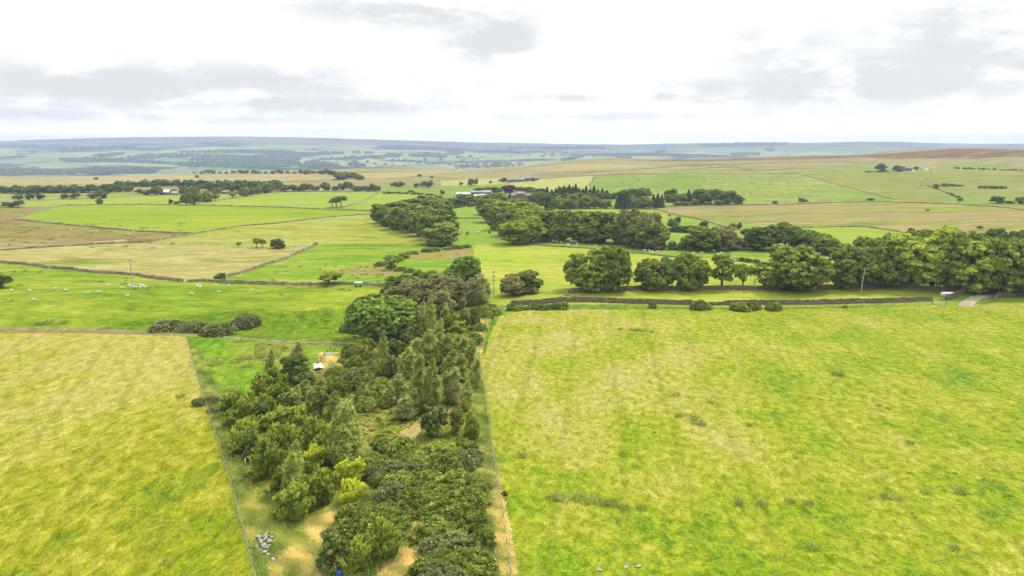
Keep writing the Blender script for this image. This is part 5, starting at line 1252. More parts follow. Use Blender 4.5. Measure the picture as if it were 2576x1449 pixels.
SHEEP = {'g': quadruped('sheep', 'wool', True, False), 's': quadruped('sheep', 'wool', False, False), 'l': quadruped('sheep', 'wool', False, True)}
POSE = {'g': 'grazing', 's': 'standing', 'l': 'lying down'}
def B(k, X, Y): return ([0, 638.9, 1277.8, 1873.2][k] + X / 3.6655, 543.1 + Y / 3.6655)
def sheep(items, where, group, size=.92):
    rec = {}
    for u, v, pose, hd in items: rec.setdefault(pose, []).append((u, v, hd))
    for pose, L in rec.items():
        L.sort()
        for i, (u, v, hd) in enumerate(L):
            p = P(u, v); o = link('sheep', SHEEP[pose], None, p, hd, (size,) * 3)
            lab = f'white sheep {POSE[pose]} {where}'
            if len(L) > 1: lab = f'white sheep {POSE[pose]}, {ordinal(i, len(L))} {where}'
            tag(o, lab, 'sheep', group)
sheep([(*B(0, 110, 692), 'l', 3.0), (*B(0, 275, 694), 'l', 2.8), (*B(0, 506, 682), 'g', 3.5), (*B(0, 614, 690), 'l', 3.2), (*B(0, 808, 722), 'g', 3.4), (*B(0, 910, 714), 'g', 3.6), (*B(0, 322, 778), 'l', 3.1), (*B(0, 1176, 748), 'g', 3.9), (*B(0, 1770, 722), 'l', 3.1),
       (*B(0, 1823, 658), 's', 1.4), (*B(0, 1847, 666), 's', 1.5), (*B(0, 1988, 651), 'g', 4.2), (*B(0, 2110, 656), 'g', 3.7), (*B(0, 2020, 707), 'l', 3.3), (*B(0, 2325, 696), 's', .3)], 'in the left sheep pasture', 'sheep of the left pasture')
sheep([(*B(0, 998, 643), 'l', 3.1), (*B(0, 1130, 668), 'l', 2.9), (*B(0, 1200, 645), 'l', 3.1), (*B(0, 1215, 660), 'l', 3.0), (*B(0, 1250, 661), 'l', 3.2), (*B(0, 1290, 650), 's', .2), (*B(0, 1296, 663), 'l', 2.8), (*B(0, 1325, 655), 's', 2.9), (*B(0, 1342, 661), 'l', 3.4), (*B(0, 1312, 657), 'g', 3.3)], 'clustered round the tall pole', 'sheep clustered at the pole')
sheep([(*B(0, 652, 137), 's', 1), (*B(0, 798, 142), 's', 0), (*B(0, 1055, 162), 'g', 2), (*B(0, 1186, 182), 's', 3), (*B(0, 1209, 177), 's', 0), (*B(0, 1230, 150), 'g', 3), (*B(0, 890, 148), 'g', 2)], 'on the brown sedge moor at left', 'sheep of the sedge moor', 1.05)
sheep([(*B(2, 415, 240), 's', .3), (*B(2, 445, 238), 'l', 0), (*B(2, 488, 256), 's', 1.5), (*B(2, 578, 243), 's', 0), (*B(2, 600, 244), 'g', 3), (*B(2, 630, 247), 'g', 0), (*B(2, 618, 241), 'l', 3), (*B(2, 552, 274), 's', .2), (*B(2, 560, 280), 'l', 0), (*B(2, 636, 273), 's', 1.2), (*B(2, 805, 282), 'l', 0), (*B(2, 905, 284), 'l', 3), (*B(2, 1015, 330), 'l', 0), (*B(2, 1050, 330), 'l', 3), (*B(2, 1103, 335), 'l', 0),
       (*B(2, 1255, 321), 'l', .2), (*B(2, 1268, 325), 'l', 3), (*B(2, 1304, 332), 's', 1.6), (*B(2, 1380, 334), 'l', 0), (*B(2, 1328, 345), 's', 1), (*B(2, 1665, 358), 'l', 0), (*B(2, 1712, 347), 'l', 3), (*B(2, 1782, 344), 'l', 0), (*B(2, 1935, 361), 'l', 0), (*B(2, 1966, 356), 's', .5), (*B(2, 2090, 391), 's', 3), (*B(2, 1900, 332), 'g', 0), (*B(2, 2095, 421), 's', 0)], 'in the upper flock on the right', 'sheep of the upper flock', 1.05)
def A(k, X, Y): return ([0, 638.9, 1277.8, 1873.2][k] + X / 3.6655, 319.4 + Y / 3.6655)
sheep([(*A(1, 330, 724), 's', 0), (*A(1, 525, 682), 'l', 0), (*A(1, 440, 722), 'g', 2), (*A(1, 75, 690), 'g', 0), (*A(0, 2130, 715), 's', 0), (*A(0, 2250, 716), 'g', 1), (*A(0, 1970, 712), 's', 3)], 'on the lime fields near the windswept pines', 'sheep of the lime fields', 1.1)
sheep([(*A(2, 2165, 838), 's', 0), (*A(2, 2080, 902), 'l', 1), (*A(2, 2290, 898), 'l', 0), (*A(2, 2440, 866), 's', 0), (*A(3, 885, 780), 'l', 0), (*A(3, 1375, 772), 'l', 0), (*A(3, 1440, 790), 'l', 3), (*A(3, 255, 865), 's', 0), (*A(3, 1365, 850), 'l', 0), (*A(3, 2225, 902), 'l', 0), (*A(3, 1655, 935), 's', 0), (*A(3, 1870, 765), 's', 0), (*A(3, 105, 898), 'l', 0), (*A(3, 160, 902), 's', 0)], 'on the rough tan pasture', 'sheep of the rough tan pasture', 1.1)
COW = {'b': quadruped('cow', 'cowhide', True, False, cow=True), 's': quadruped('cow', 'cowhide', False, False, cow=True), 'w': quadruped('cow', 'wool', True, False, cow=True)}
for k, (u, v), lab in [('s', B(1, 1966, 178), 'black cow standing at the left in the cattle pasture between the woods'), ('b', B(1, 2173, 166), 'black cow grazing at the right in the cattle pasture between the woods'), ('w', B(1, 2069, 168), 'white cow between the two black cows in the cattle pasture'),
                       ('b', A(2, 1490, 826), 'black cow near the slanting wall in the yellowish field behind the wooded belt'), ('b', A(3, 1690, 778), 'black cow on the rough tan pasture at the right')]:
    o = link('cow', COW[k], None, P(u, v), {'s': 1.2, 'b': 1.9, 'w': 1.4}[k], (2.0, 2.0, 1.9)); tag(o, lab, 'cow')

# ------------------------------------------------------------------ buildings
def gable(root, x, y, L, Wd, he, hr, wall, roof, rz=0, name='wall', over=.25, thick=.18):
    """walls and pitched roof of one block, ridge along local x"""
    R = Matrix.Rotation(rz, 3, 'Z'); c = Vector((x, y, 0)); b = MB()
    def T(p): return c + R @ Vector(p)
    l, w = L / 2, Wd / 2
    vs = [T(p) for p in [(-l, -w, -1), (l, -w, -1), (l, w, -1), (-l, w, -1), (-l, -w, he), (l, -w, he), (l, w, he), (-l, w, he), (-l, 0, hr), (l, 0, hr)]]
    b.add(vs, [(0, 1, 5, 4), (2, 3, 7, 6), (1, 2, 6, 9, 5), (3, 0, 4, 8, 7)])
    wo = b.build(name, M[wall], root)
    r = MB(); s = (hr - he) / w; e = over
    for sg in (-1, 1):
        a = [(-l - .1, sg * (w + e), he - s * e), (l + .1, sg * (w + e), he - s * e), (l + .1, 0, hr), (-l - .1, 0, hr)]
        lo = [T((p[0], p[1], p[2] + .02)) for p in a]; hi = [T((p[0], p[1], p[2] + .02 + thick)) for p in a]
        r.add(lo + hi, [(3, 2, 1, 0), (4, 5, 6, 7), (0, 1, 5, 4), (1, 2, 6, 5), (2, 3, 7, 6), (3, 0, 4, 7)])
    ro = r.build('roof', M[roof], root)
    return wo, ro, T
def windows(root, T, xs, y, zs, w=.9, h=1.25, mat='glass'):
    for z in zs:
        for x in xs:
            b = MB(); p = T((x, y, z)); b.box(p, (w, .1, h)); o = b.build('window', M[mat], root)
            s = MB(); s.box(T((x, y - .06, z - h / 2 - .08)), (w + .3, .18, .14)); s.build('sill', M['sheet'], o)
            f = MB(); f.box(T((x, y - .07, z)), (.07, .05, h)); f.box(T((x, y - .075, z)), (w, .04, .07)); f.build('frame', M['white'], o)
def span(u0, u1, v):
    a, b = P(u0, v), P(u1, v); return (a + b) / 2, (b - a).length
# farmhouse
c, L = span(1299.6, 1320, 499); 
root = empty('farmhouse', c); tag(root, 'stone farmhouse with two end chimneys and lower wings among the trees', 'house')
he, hr = 4.4, 6.0
wo, ro, T = gable(root, 0, 0, L, 7, he, hr, 'mason', 'slate')
windows(root, T, [-L * .3, 0, L * .3], -3.53, [1.1, 3.3], .9, 1.1)
for sx in (-1, 1):
    b = MB(); b.box((sx * (L / 2 - .35), 0, hr + .4), (.8, 1.2, 1.8)); ch = b.build('chimney', M['mason'], ro)
b = MB(); b.box((L * .15, -3.55, .9), (1.0, .12, 2.1)); b.build('door', M['wood_dark'], root)
c2, L2 = span(1277, 1299, 499); wo2, ro2, T2 = gable(root, -L / 2 - L2 / 2 - .05, .6, L2, 6, 2.6, 4.1, 'mason', 'slate')
windows(root, T2, [-L2 * .32, -L2 * .05, L2 * .28], -3.03, [1.6], 1.0, 1.2)
c3, L3 = span(1321, 1350, 499); wo3, ro3, T3 = gable(root, L / 2 + L3 / 2 + .05, 1.0, L3, 6.5, 2.8, 4.6, 'mason', 'slate')
windows(root, T3, [-L3 * .35, 0, L3 * .3], -3.28, [1.7], .9, 1.2)
# barns
c, L = span(1148, 1183, 496)
root = empty('barn', c, .05); tag(root, 'long barn with a bright pale roof and dark open front', 'barn')
wo, ro, T = gable(root, 0, 0, L, 10, 2.9, 4.4, 'barn_dark', 'sheet')  # closed front wall; dark colour stands in for shade inside the opening
for k in range(5):
    b = MB(); b.box(T((-L * .42 + k * L * .21, -6.15, 1.0)), (.3, .25, 3.6)); b.build('post', M['galv'], root)
c, L = span(1186, 1234, 494)
root = empty('barn', c + Vector((0, 14, 0)), -.06); tag(root, 'long weathered barn with a mottled grey roof behind the arched shed', 'barn')
wo, ro, T = gable(root, 0, 0, L, 12, 3.2, 4.7, 'barn_dark', 'sheet_old')
b = MB(); b.box(T((L / 2 + .15, -1, 1.4)), (.2, 5, 2.8)); b.build('door', M['galv'], root)
c, L = span(1191, 1222, 499)
root = empty('shed', c, .1); tag(root, 'low shed with two pale pitched roofs in front of the weathered barn', 'shed')
gable(root, -L * .24, 0, L * .48, 10, 2.0, 3.6, 'sheet_old', 'sheet', 0); gable(root, L * .25, .4, L * .5, 10, 2.1, 3.9, 'sheet_old', 'sheet', 0)
# upper farm
c, L = span(1287, 1321, 457)
root = empty('farmhouse', c); tag(root, 'low grey stone farm range on the slope above the stone farmhouse', 'house')
wo, ro, T = gable(root, 0, 0, L * .62, 7, 2.6, 4.6, 'mason', 'slate', 0)
gable(root, -L * .4, -2.5, L * .35, 6, 2.4, 4.0, 'mason', 'slate', 0)
b = MB(); b.box(T((-L * .36, -5.6, .9)), (2.2, .2, 2.6)); b.build('door', M['red'], root)
c, L = span(1323, 1341, 455)
root = empty('farmhouse', c); tag(root, 'small stone house with end chimneys, right of the upper farm range', 'house')
wo, ro, T = gable(root, 0, 0, L, 7, 3.6, 5.4, 'mason', 'slate', 0)
for sx in (-1, 1):
    b = MB(); b.box((sx * (L / 2 - .5), 0, 5.7), (.8, 1.1, 1.5)); b.build('chimney', M['mason'], ro)
windows(root, T, [-L * .3, 0, L * .3], -3.53, [1.1, 2.8], .8, .9)
G = 'trees by the upper farm'; wh = 'beside the upper stone farm on the slope'
for u, v, w, t in [(1272, 457, 22, 447), (1284, 456, 10, 449), (1325, 458, 11, 450), (1341, 457, 10, 446), (1262, 458, 16, 450)]: plant('far', u, v, w, t, 'small green tree', wh, G)
# ruin
c, L = span(2270, 2292, 429)
root = empty('stone_cottage', c); tag(root, 'low ruined stone cottage beside dark round trees high on the right hill', 'cottage')
gable(root, 0, 0, L * .7, 7, 3.4, 6.0, 'mason', 'slate'); gable(root, L * .42, -1, L * .3, 6, 2.6, 4.4, 'mason', 'slate')
c, L = span(408, 427, 490)
root = empty('shed', c, .1); tag(root, 'small white roofed shed among trees in the left distance', 'shed'); gable(root, 0, 0, L, 8, 2.8, 4.4, 'mason', 'white')
c, L = span(562, 578, 487)
root = empty('shed', c, -.2); tag(root, 'low grey roofed shed behind the narrow upper lime field', 'shed'); gable(root, 0, 0, L, 7, 1.8, 3.2, 'mason', 'slate')
c, L = span(434, 448, 490)
root = empty('shed', c, .3); tag(root, 'small grey pitched roof right of the white roofed shed', 'shed'); gable(root, 0, 0, L, 7, 1.6, 3.6, 'mason', 'sheet_old')

# far village and farms
R = random.Random(8)
vb = MB(); l, w = 5.5, 3.6
vb.add([(-l, -w, -2), (l, -w, -2), (l, w, -2), (-l, w, -2), (-l, -w, 5), (l, -w, 5), (l, w, 5), (-l, w, 5), (-l, 0, 8), (l, 0, 8)], [(0, 1, 5, 4), (2, 3, 7, 6), (1, 2, 6, 9, 5), (3, 0, 4, 8, 7)])
vwall = vb.mesh('wall', plain('rendered wall', alb(215, 205, 195), .9, .1, .5)); vw2 = vb.mesh('wall', M['white'])
rb = MB()
for sg in (-1, 1):
    a = [(-l - .2, sg * (w + .4), 4.7), (l + .2, sg * (w + .4), 4.7), (l + .2, 0, 8.05), (-l - .2, 0, 8.05)]
    rb.add([Vector(q) for q in a] + [Vector(q) + Vector((0, 0, .3)) for q in a], [(3, 2, 1, 0), (4, 5, 6, 7), (0, 1, 5, 4), (1, 2, 6, 5), (2, 3, 7, 6), (3, 0, 4, 7)])
vroof = rb.mesh('roof', plain('village roof', alb(150, 140, 140), .85, .2, .5))
def cottages(n, u0, u1, v0, v1, label, group, white=.3, sc=1.0):
    for i in range(n):
        p = P(R.uniform(u0, u1), R.uniform(v0, v1)); o = empty('village_house', p, R.uniform(-.6, .6), (sc * R.uniform(.8, 1.5), sc, sc)); tag(o, label, 'house', group)
        link('wall', vw2 if R.random() < white else vwall, o); link('roof', vroof, o)
cottages(34, 1180, 1250, 409, 416, 'tiny pale house of the far valley village, centre', 'houses of the far valley village')
cottages(26, 1279, 1318, 408, 417, 'tiny pale house of the village end by the brown moor edge', 'houses of the village end')
cottages(16, 1150, 1215, 398, 403, 'tiny house of the upper far hamlet behind the village', 'houses of the upper far hamlet')
cottages(5, 1160, 1185, 413, 417, 'larger white house at the left of the far village', 'white houses left of the far village', 1.0, 1.3)
cottages(3, 1115, 1122, 391, 393, 'white farm house by the dark far wood', 'white farm by the dark far wood', 1.0, 1.3)
cottages(3, 1038, 1075, 410, 412, 'long pale farm shed in the far valley fields', 'pale farm sheds in the far fields', 1.0, 1.4)
cottages(4, 1380, 1400, 392, 396, 'small far farmhouse right of the village', 'far farmhouses right of the village', .5)
cottages(4, 560, 600, 431, 433, 'small far farmhouse on the left valley side', 'far farmhouses on the left valley side', .6)

# far woods: each reads as one mass of trees
FW = quads_mesh  # leaf faces
def far_wood(poly, label, n, th=13, seed=0, mat='far'):
    R = np.random.default_rng(seed); us = [p[0] for p in poly]; vs = [p[1] for p in poly]
    def inside(u, v):
        c = False; j = len(poly) - 1
        for i in range(len(poly)):
            a, b = poly[i], poly[j]
            if (a[1] > v) != (b[1] > v) and u < (b[0] - a[0]) * (v - a[1]) / (b[1] - a[1]) + a[0]: c = not c
            j = i
        return c
    uv = []
    while len(uv) < n:
        u, v = R.uniform(min(us), max(us)), R.uniform(min(vs), max(vs))
        if inside(u, v): uv.append((u, v))
    g = hit(uv); g = g[g[:, 1] > 2350]; n = len(g); o0 = g.mean(0)
    K = 16
    s = th * R.uniform(.6, 1.25, n)
    ci = np.repeat(np.arange(n), K); m = len(ci)
    d = unit(R.normal(size=(m, 3)) * np.array([1, 1, .9]) + np.array([0, 0, .25]))
    pos = g[ci] - o0 + np.stack([d[:, 0] * s[ci] * .42, d[:, 1] * s[ci] * .42, s[ci] * .45 + d[:, 2] * s[ci] * .5], 1)
    me = quads_mesh('far_wood', pos, d + R.normal(size=(m, 3)) * .3, s[ci] * .46, 1.2, None, .45 + R.normal(0, .1, n)[ci] + R.normal(0, .12, m), M[mat], R)
    o = link('far_wood', me, None, o0); tag(o, label, 'wood', kind='stuff')
def AP(k, *pts): return [A(k, *p) for p in pts]
M['farwood'] = leaf_mat('far wood leaves', (.026, .042, .022), (.042, .064, .03), (.066, .09, .042), trans=.1)
for i, (poly, lab, n) in enumerate([
    (AP(0, (540, 300), (800, 290), (1300, 305), (1600, 335), (1500, 345), (1100, 330), (600, 330)), 'long dark far wood crossing the left valley', 240),
    (AP(0, (0, 385), (250, 395), (500, 405), (700, 415), (700, 440), (300, 450), (0, 455)), 'dark far wood at the left edge of the valley', 200),
    (AP(0, (840, 380), (1150, 395), (1440, 410), (1440, 428), (1000, 438), (720, 430)), 'bushy far wood above the tan moor at left', 170),
    (AP(0, (1500, 340), (1900, 330), (2576, 320), (2576, 382), (2100, 380), (1700, 366)), 'broad dark far wood filling the valley left of centre', 340),
    (AP(0, (1900, 280), (2200, 275), (2576, 262), (2576, 320), (2000, 325), (1700, 310)), 'upper far wood in the valley left of centre', 260),
    (AP(0, (1140, 285), (1400, 258), (1700, 250), (2100, 262), (2300, 270), (1700, 285), (1300, 300)), 'thin far wood around pale valley fields', 150),
    (AP(0, (1620, 228), (2000, 220), (2430, 215), (2430, 245), (2000, 245), (1640, 240)), 'high far wood below the left hills', 120),
    (AP(0, (840, 270), (1000, 250), (1150, 242), (1150, 250), (960, 285)), 'small blue far wood at left', 60),
    (AP(1, (0, 265), (180, 260), (430, 280), (430, 340), (300, 380), (0, 382)), 'dark far wood at the centre left of the valley', 240),
    (AP(1, (400, 345), (560, 310), (700, 340), (800, 365), (400, 370)), 'low far wood in the valley centre', 90),
    (AP(1, (860, 345), (920, 320), (1030, 350), (1030, 370), (880, 362)), 'small far copse in the valley centre', 40),
    (AP(1, (590, 235), (690, 232), (690, 252), (600, 250)), 'leftmost small far copse on the valley crest', 26),
    (AP(1, (720, 235), (830, 240), (830, 252), (725, 250)), 'second small far copse on the valley crest', 24),
    (AP(1, (910, 230), (985, 232), (980, 246), (912, 244)), 'third small far copse on the valley crest', 20),
    (AP(1, (1020, 235), (1105, 236), (1100, 250), (1022, 248)), 'fourth small far copse on the valley crest', 20),
    (AP(1, (1160, 270), (1280, 250), (1370, 255), (1330, 280), (1170, 280)), 'narrow far wood left of the white farm', 50),
    (AP(1, (1430, 262), (1560, 245), (1780, 250), (1780, 290), (1600, 280), (1440, 276)), 'dark far wood beside the white farm', 90),
    (AP(1, (1780, 220), (1860, 205), (1940, 240), (1900, 262), (1780, 262)), 'rounded far wood on the crest above the village', 60),
    (AP(1, (1850, 360), (2000, 330), (2350, 330), (2400, 370), (2200, 385), (1850, 392)), 'village trees in the far valley', 60),
    (AP(2, (2050, 250), (2180, 240), (2330, 240), (2320, 264), (2060, 268)), 'dark far copse on the pale slope at right', 50),
    (AP(2, (1340, 235), (1450, 212), (1465, 230), (1400, 240)), 'far copse below the blue hills at right', 26),
    (AP(2, (1050, 270), (1120, 265), (1140, 288), (1050, 290)), 'far copse behind the moor crest', 22),
    (AP(2, (490, 305), (600, 285), (700, 278), (600, 300), (500, 318)), 'strip of far wood right of the village', 50),
    (AP(2, (1710, 162), (2000, 156), (2576, 150), (2576, 172), (2100, 186), (1800, 182)), 'dark plantation on the skyline of the right hills', 200),
    (AP(2, (0, 195), (500, 190), (900, 186), (900, 205), (300, 208), (0, 205)), 'long blue plantation across the far centre hills', 200),
    (AP(0, (0, 165), (400, 175), (900, 190), (1300, 175), (1300, 185), (800, 210), (300, 205), (0, 200)), 'long blue plantation on the far left hills', 200),
    (AP(3, (180, 205), (270, 205), (272, 224), (190, 224)), 'small far wood under the right hills', 16)]):
    far_wood(poly, lab, int(n * 3), th=11 if i < 23 else 16, seed=i, mat='farwood')
G = 'single trees in the far valley fields'; SH.add(G)
R = random.Random(4)
for i in range(70):
    u = R.uniform(800, 1200); v = R.uniform(394, 420)
    plant('far', u, v, R.uniform(5, 9), v - R.uniform(3, 5.5), 'tiny dark tree', 'standing alone in the far valley fields at centre', G)
for i in range(30):
    u = R.uniform(1280, 1560); v = R.uniform(384, 396)
    plant('far', u, v, R.uniform(5, 9), v - R.uniform(3, 5), 'tiny dark tree', 'standing alone in the far valley fields at centre', G)

# ------------------------------------------------------------------ small things
def rock_mesh(seed):
    bm = bmesh.new(); bmesh.ops.create_icosphere(bm, subdivisions=2, radius=.5); R = random.Random(seed)
    ax = [(Vector((R.gauss(0, 1), R.gauss(0, 1), R.gauss(0, 1))).normalized(), R.uniform(.3, .46)) for _ in range(9)]
    for vv in bm.verts:
        for n, d in ax:
            k = vv.co.dot(n)
            if k > d: vv.co -= n * (k - d) * .9
        vv.co *= 1 + R.gauss(0, .02)
    me = bpy.data.meshes.new('boulder'); bm.to_mesh(me); bm.free(); me.materials.append(M['rock']); return me
ROCKS = [rock_mesh(i) for i in range(7)]
R = random.Random(12)
rk = [(560, 1075, 52), (625, 1055, 50), (640, 1030, 40), (585, 1110, 34), (628, 1080, 44), (665, 1120, 52), (612, 1150, 58), (580, 1118, 30), (660, 1150, 34), (690, 1065, 34), (662, 1055, 24), (540, 1150, 26), (548, 1172, 26), (575, 1195, 34), (615, 1218, 46), (640, 1180, 36), (652, 1242, 40), (707, 1298, 56), (605, 1165, 36), (525, 1055, 22), (612, 1100, 26), (660, 1008, 20), (600, 1060, 32), (645, 1200, 24), (570, 1095, 40), (690, 1110, 26), (668, 1262, 24), (595, 1285, 26)]
RS = sorted(rk)
for i, (x, y, s) in enumerate(rk):
    u, v = C2(x, y); p = P(u, v); px = depth(p) / FPX; d = s / 3.9935 * px
    o = link('boulder', ROCKS[i % 7], None, p + Vector((0, 0, d * (.22 if i % 5 else .5))), R.uniform(0, 6), (d * R.uniform(.95, 1.25), d, d * R.uniform(.75, .95)))
    lab = 'pale grey boulder lying in the heap of stones beside the left hand fence'
    if (x, y) == (707, 1298): lab = 'pale boulder lying by itself at the lower end of the stone heap'
    tag(o, lab, 'boulder', None if (x, y) == (707, 1298) else 'boulders of the stone heap')
for x, y, lab in [(515, 1418, 'flat pale stone in the right hay meadow at the bottom, leftmost of three'), (670, 1400, 'flat pale stone in the right hay meadow at the bottom, middle of three'), (748, 1395, 'flat pale stone in the right hay meadow at the bottom, rightmost of three')]:
    u, v = 1288 + x / 2.343, 830.5 + y / 2.343; p = P(u, v)
    o = link('flat_stone', ROCKS[x % 7], None, p + Vector((0, 0, .08)), x, (.75, .45, .3)); tag(o, lab, 'stone')
o = link('boulder', ROCKS[2], None, P(684, 1378), 1, (.5, .4, .4)); bpy.data.objects.remove(o)
p = P(*C2(443, 750)); o = link('boulder', ROCKS[3], None, p + Vector((0, 0, .1)), 1, (.55, .4, .35)); tag(o, 'small pale stone in the dry grass above the stone heap', 'boulder')
# blue barrel at the bottom edge
p = P(854, 1452); root = empty('barrel', p); tag(root, 'blue plastic barrel with a dark lid at the bottom edge of the photo', 'barrel')
b = MB(); n = 20
prof = [(.0, .0), (.27, 0), (.29, .05), (.29, .28), (.305, .3), (.305, .33), (.29, .35), (.29, .6), (.305, .62), (.305, .65), (.29, .67), (.28, .86), (.24, .9)]
vs = [(r * math.cos(2 * math.pi * k / n), r * math.sin(2 * math.pi * k / n), z) for r, z in prof for k in range(n)]
b.add(vs, [(i * n + k, i * n + (k + 1) % n, (i + 1) * n + (k + 1) % n, (i + 1) * n + k) for i in range(len(prof) - 1) for k in range(n)]); b.build('body', M['blue'], root, True)
b = MB(); b.tube([(0, 0, .9), (0, 0, .96)], [.26, .25], 20); b.build('lid', M['black'], root)
# white tarpaulin draped over a timber stack
p = P(800, 927); root = empty('tarpaulin', p, .35); tag(root, 'white tarpaulin sheet with dark straps draped over a pile in the pen', 'tarpaulin')
bm = bmesh.new(); bmesh.ops.create_grid(bm, x_segments=14, y_segments=16, size=1.0)
for q in bm.verts:
    x, y = q.co.x, q.co.y
    q.co = Vector((x * 1.05, y * 1.45, .75 - .5 * max(abs(x) - .78, 0) * 3.2 - .45 * max(abs(y) - .85, 0) * 3 + .09 * math.sin(x * 5 + y * 2) * math.cos(y * 4)))
me = bpy.data.meshes.new('sheet'); bm.to_mesh(me); bm.free(); me.materials.append(M['tarp']); me.polygons.foreach_set('use_smooth', [True] * len(me.polygons)); so = link('sheet', me, root); mo = so.modifiers.new('t', 'SOLIDIFY'); mo.thickness = .02
for yy in (-.6, .35):
    b = MB(); b.box((0, yy, .86), (1.7, .1, .03)); b.build('strap', M['black'], root)
b = MB()
for k in range(5): b.box((-.7 + .35 * k, 0, .3), (.22, 2.3, .5))
pl = b.build('timber_stack', M['wood_dark'], None); pl.location = p; pl.rotation_euler = (0, 0, .35); tag(pl, 'dark timber stack under the white tarpaulin in the pen', 'timber')
# pale blue and green thing in the pen
p = P(828, 893); root = empty('water_trough', p, .3); tag(root, 'pale blue trough with a green rim in the fenced pen', 'trough')
b = MB(); b.box((0, 0, .2), (1.5, .7, .4), 0, 1.1); b.build('tub', M['skyblue'], root); b = MB(); b.box((0, .42, .44), (1.6, .12, .06)); b.build('rim', M['green_metal'], root)
# pale green box trailer in the wall gap
p = P(902, 721); root = empty('feed_trailer', p); tag(root, 'pale green box standing in the gap of the wall behind the sheep pasture', 'trailer')
b = MB(); b.box((0, 0, .85), (2.5, 1.3, 1.1)); b.build('body', M['green_metal'], root); b = MB(); b.box((0, 0, 1.42), (2.6, 1.4, .08)); b.build('lid', M['galv'], root)
for sx in (-.8, .8):
    b = MB(); b.tube([(sx, -.72, .32), (sx, -.6, .32)], .32, 14); b.build('wheel', M['black'], root)
# blue bag by the corner fence
p = P(1273, 780); o = None
bm = bmesh.new(); bmesh.ops.create_icosphere(bm, subdivisions=3, radius=.6)
for q in bm.verts:
    q.co = Vector((q.co.x * 1.2, q.co.y * .8, max(q.co.z, -.2) * .75 + .2)); q.co *= 1 + .1 * math.sin(q.co.x * 9 + q.co.y * 6) * math.cos(q.co.z * 8)
me = bpy.data.meshes.new('bag'); bm.to_mesh(me); bm.free(); me.materials.append(M['skyblue']); o = link('feed_bag', me, None, p); tag(o, 'crumpled pale blue plastic bag at the corner of the right hay meadow', 'bag')
# galvanised feeder
p = P(2382, 745); root = empty('feed_trough', p, .02); tag(root, 'galvanised covered feeder standing in the strip by the gravel track', 'feeder')
b = MB(); b.box((0, 0, .5), (3.4, 1.3, .75)); b.build('tub', M['galv'], root)
b = MB(); b.tube([(-1.75, 0, .88), (1.75, 0, .88)], .45, 12); lo = b.build('lid', M['white'], root)
for sx in (-1.4, 1.4):
    b = MB(); b.box((sx, 0, .06), (.2, 1.2, .25)); b.build('skid', M['wood_dark'], root)
for u, v, lab in [(2331, 428, 'white box beside the ruined cottage on the right hill'), (2298, 431, 'small white box in front of the ruined cottage')]:
    p = P(u, v); b = MB(); b.box((0, 0, 1.0), (4.5, 2.2, 1.9), .3, .9); b.box((0, 0, .02), (4.6, 1.8, .5), .3); o = b.build('livestock_trailer', M['white']); o.location = p; tag(o, lab, 'trailer')
# white stub posts and guard
p = P(*C0(590, 1140)); b = MB(); b.tube([(0, 0, -.1), (0, 0, .75)], [.07, .06], 8); b.tube([(0, 0, .75), (.02, 0, .82)], [.06, .02], 8); o = b.build('tree_guard', M['white']); o.location = p; tag(o, 'white plastic tree guard beside the left hand fence, upper one', 'tree guard')
p = P(*C2(424, 318)); o2 = o.copy(); COL.objects.link(o2); o2.location = p; o2['label'] = 'white plastic tree guard beside the left hand fence, lower one'
p = P(*C3(1490, 760)); b = MB(); b.tube([(-.4, 0, .02), (0, 0, .35), (.3, .1, .03)], [.3, .4, .25], 9); o = b.build('soil_mound', M['mud'], None, True); o.location = p; tag(o, 'dark bare soil mound against the right hand fence', 'soil mound')

# rush tufts
def tuft_mesh(seed, n=80, w=.8, h=.55, mat='rush', spread=.8):
    R = np.random.default_rng(seed); a = R.random(n) * 6.283; r = np.sqrt(R.random(n)) * w * .5
    base = np.stack([np.cos(a) * r, np.sin(a) * r, np.zeros(n)], 1); d = unit(np.stack([np.cos(a) * r / w * 2 * spread + .15, np.sin(a) * r / w * 2 * spread, np.ones(n)], 1) + R.normal(size=(n, 3)) * .15)
    L = h * R.uniform(.6, 1.2, n)
    return quads_mesh('rush_tuft', base + d * L[:, None] * .48, np.cross(d, R.normal(size=(n, 3))), .07, (L / .07)[:, None], d, R.normal(.5, .2, n), M[mat], R)
EL = None
_q = quads_mesh
TUFTS = [tuft_mesh(i) for i in range(4)]
def tufts(items, label, group, sc=1.0):
    R = random.Random(len(items))
    for u, v, w in items:
        p = P(u, v); px = depth(p) / FPX; s = w * px / .95
        o = link('rush_tuft', TUFTS[R.randrange(4)], None, p, R.uniform(0, 6), (s, s, min(s, 1.3) * R.uniform(.8, 1.2))); tag(o, label, 'rush tuft', group)
tufts([(537, 915, 44), (597, 908, 36), (622, 922, 26), (610, 902, 30), (545, 858, 14), (606, 858, 34), (664, 897, 24), (582, 980, 32), (628, 903, 22)], 'brown green rush tuft growing in the lush paddock', 'rush tufts of the paddock')
tufts([(100, 815, 22), (118, 811, 26), (160, 812, 18), (265, 826, 26), (455, 998, 20), (35, 685, 10), (63, 683, 10), (101, 686, 10), (190, 698, 8), (250, 709, 12), (255, 709, 8), (316, 700, 8), (316, 707, 8), (313, 716, 14), (50, 718, 12), (374, 726, 8), (388, 724, 8), (398, 725, 10), (392, 721, 8), (340, 728, 10), (265, 730, 6), (330, 778, 12), (380, 776, 10), (30, 757, 8), (15, 754, 6)], 'small dark rush tuft in the left sheep pasture', 'rush tufts of the sheep pasture')
R = random.Random(77)
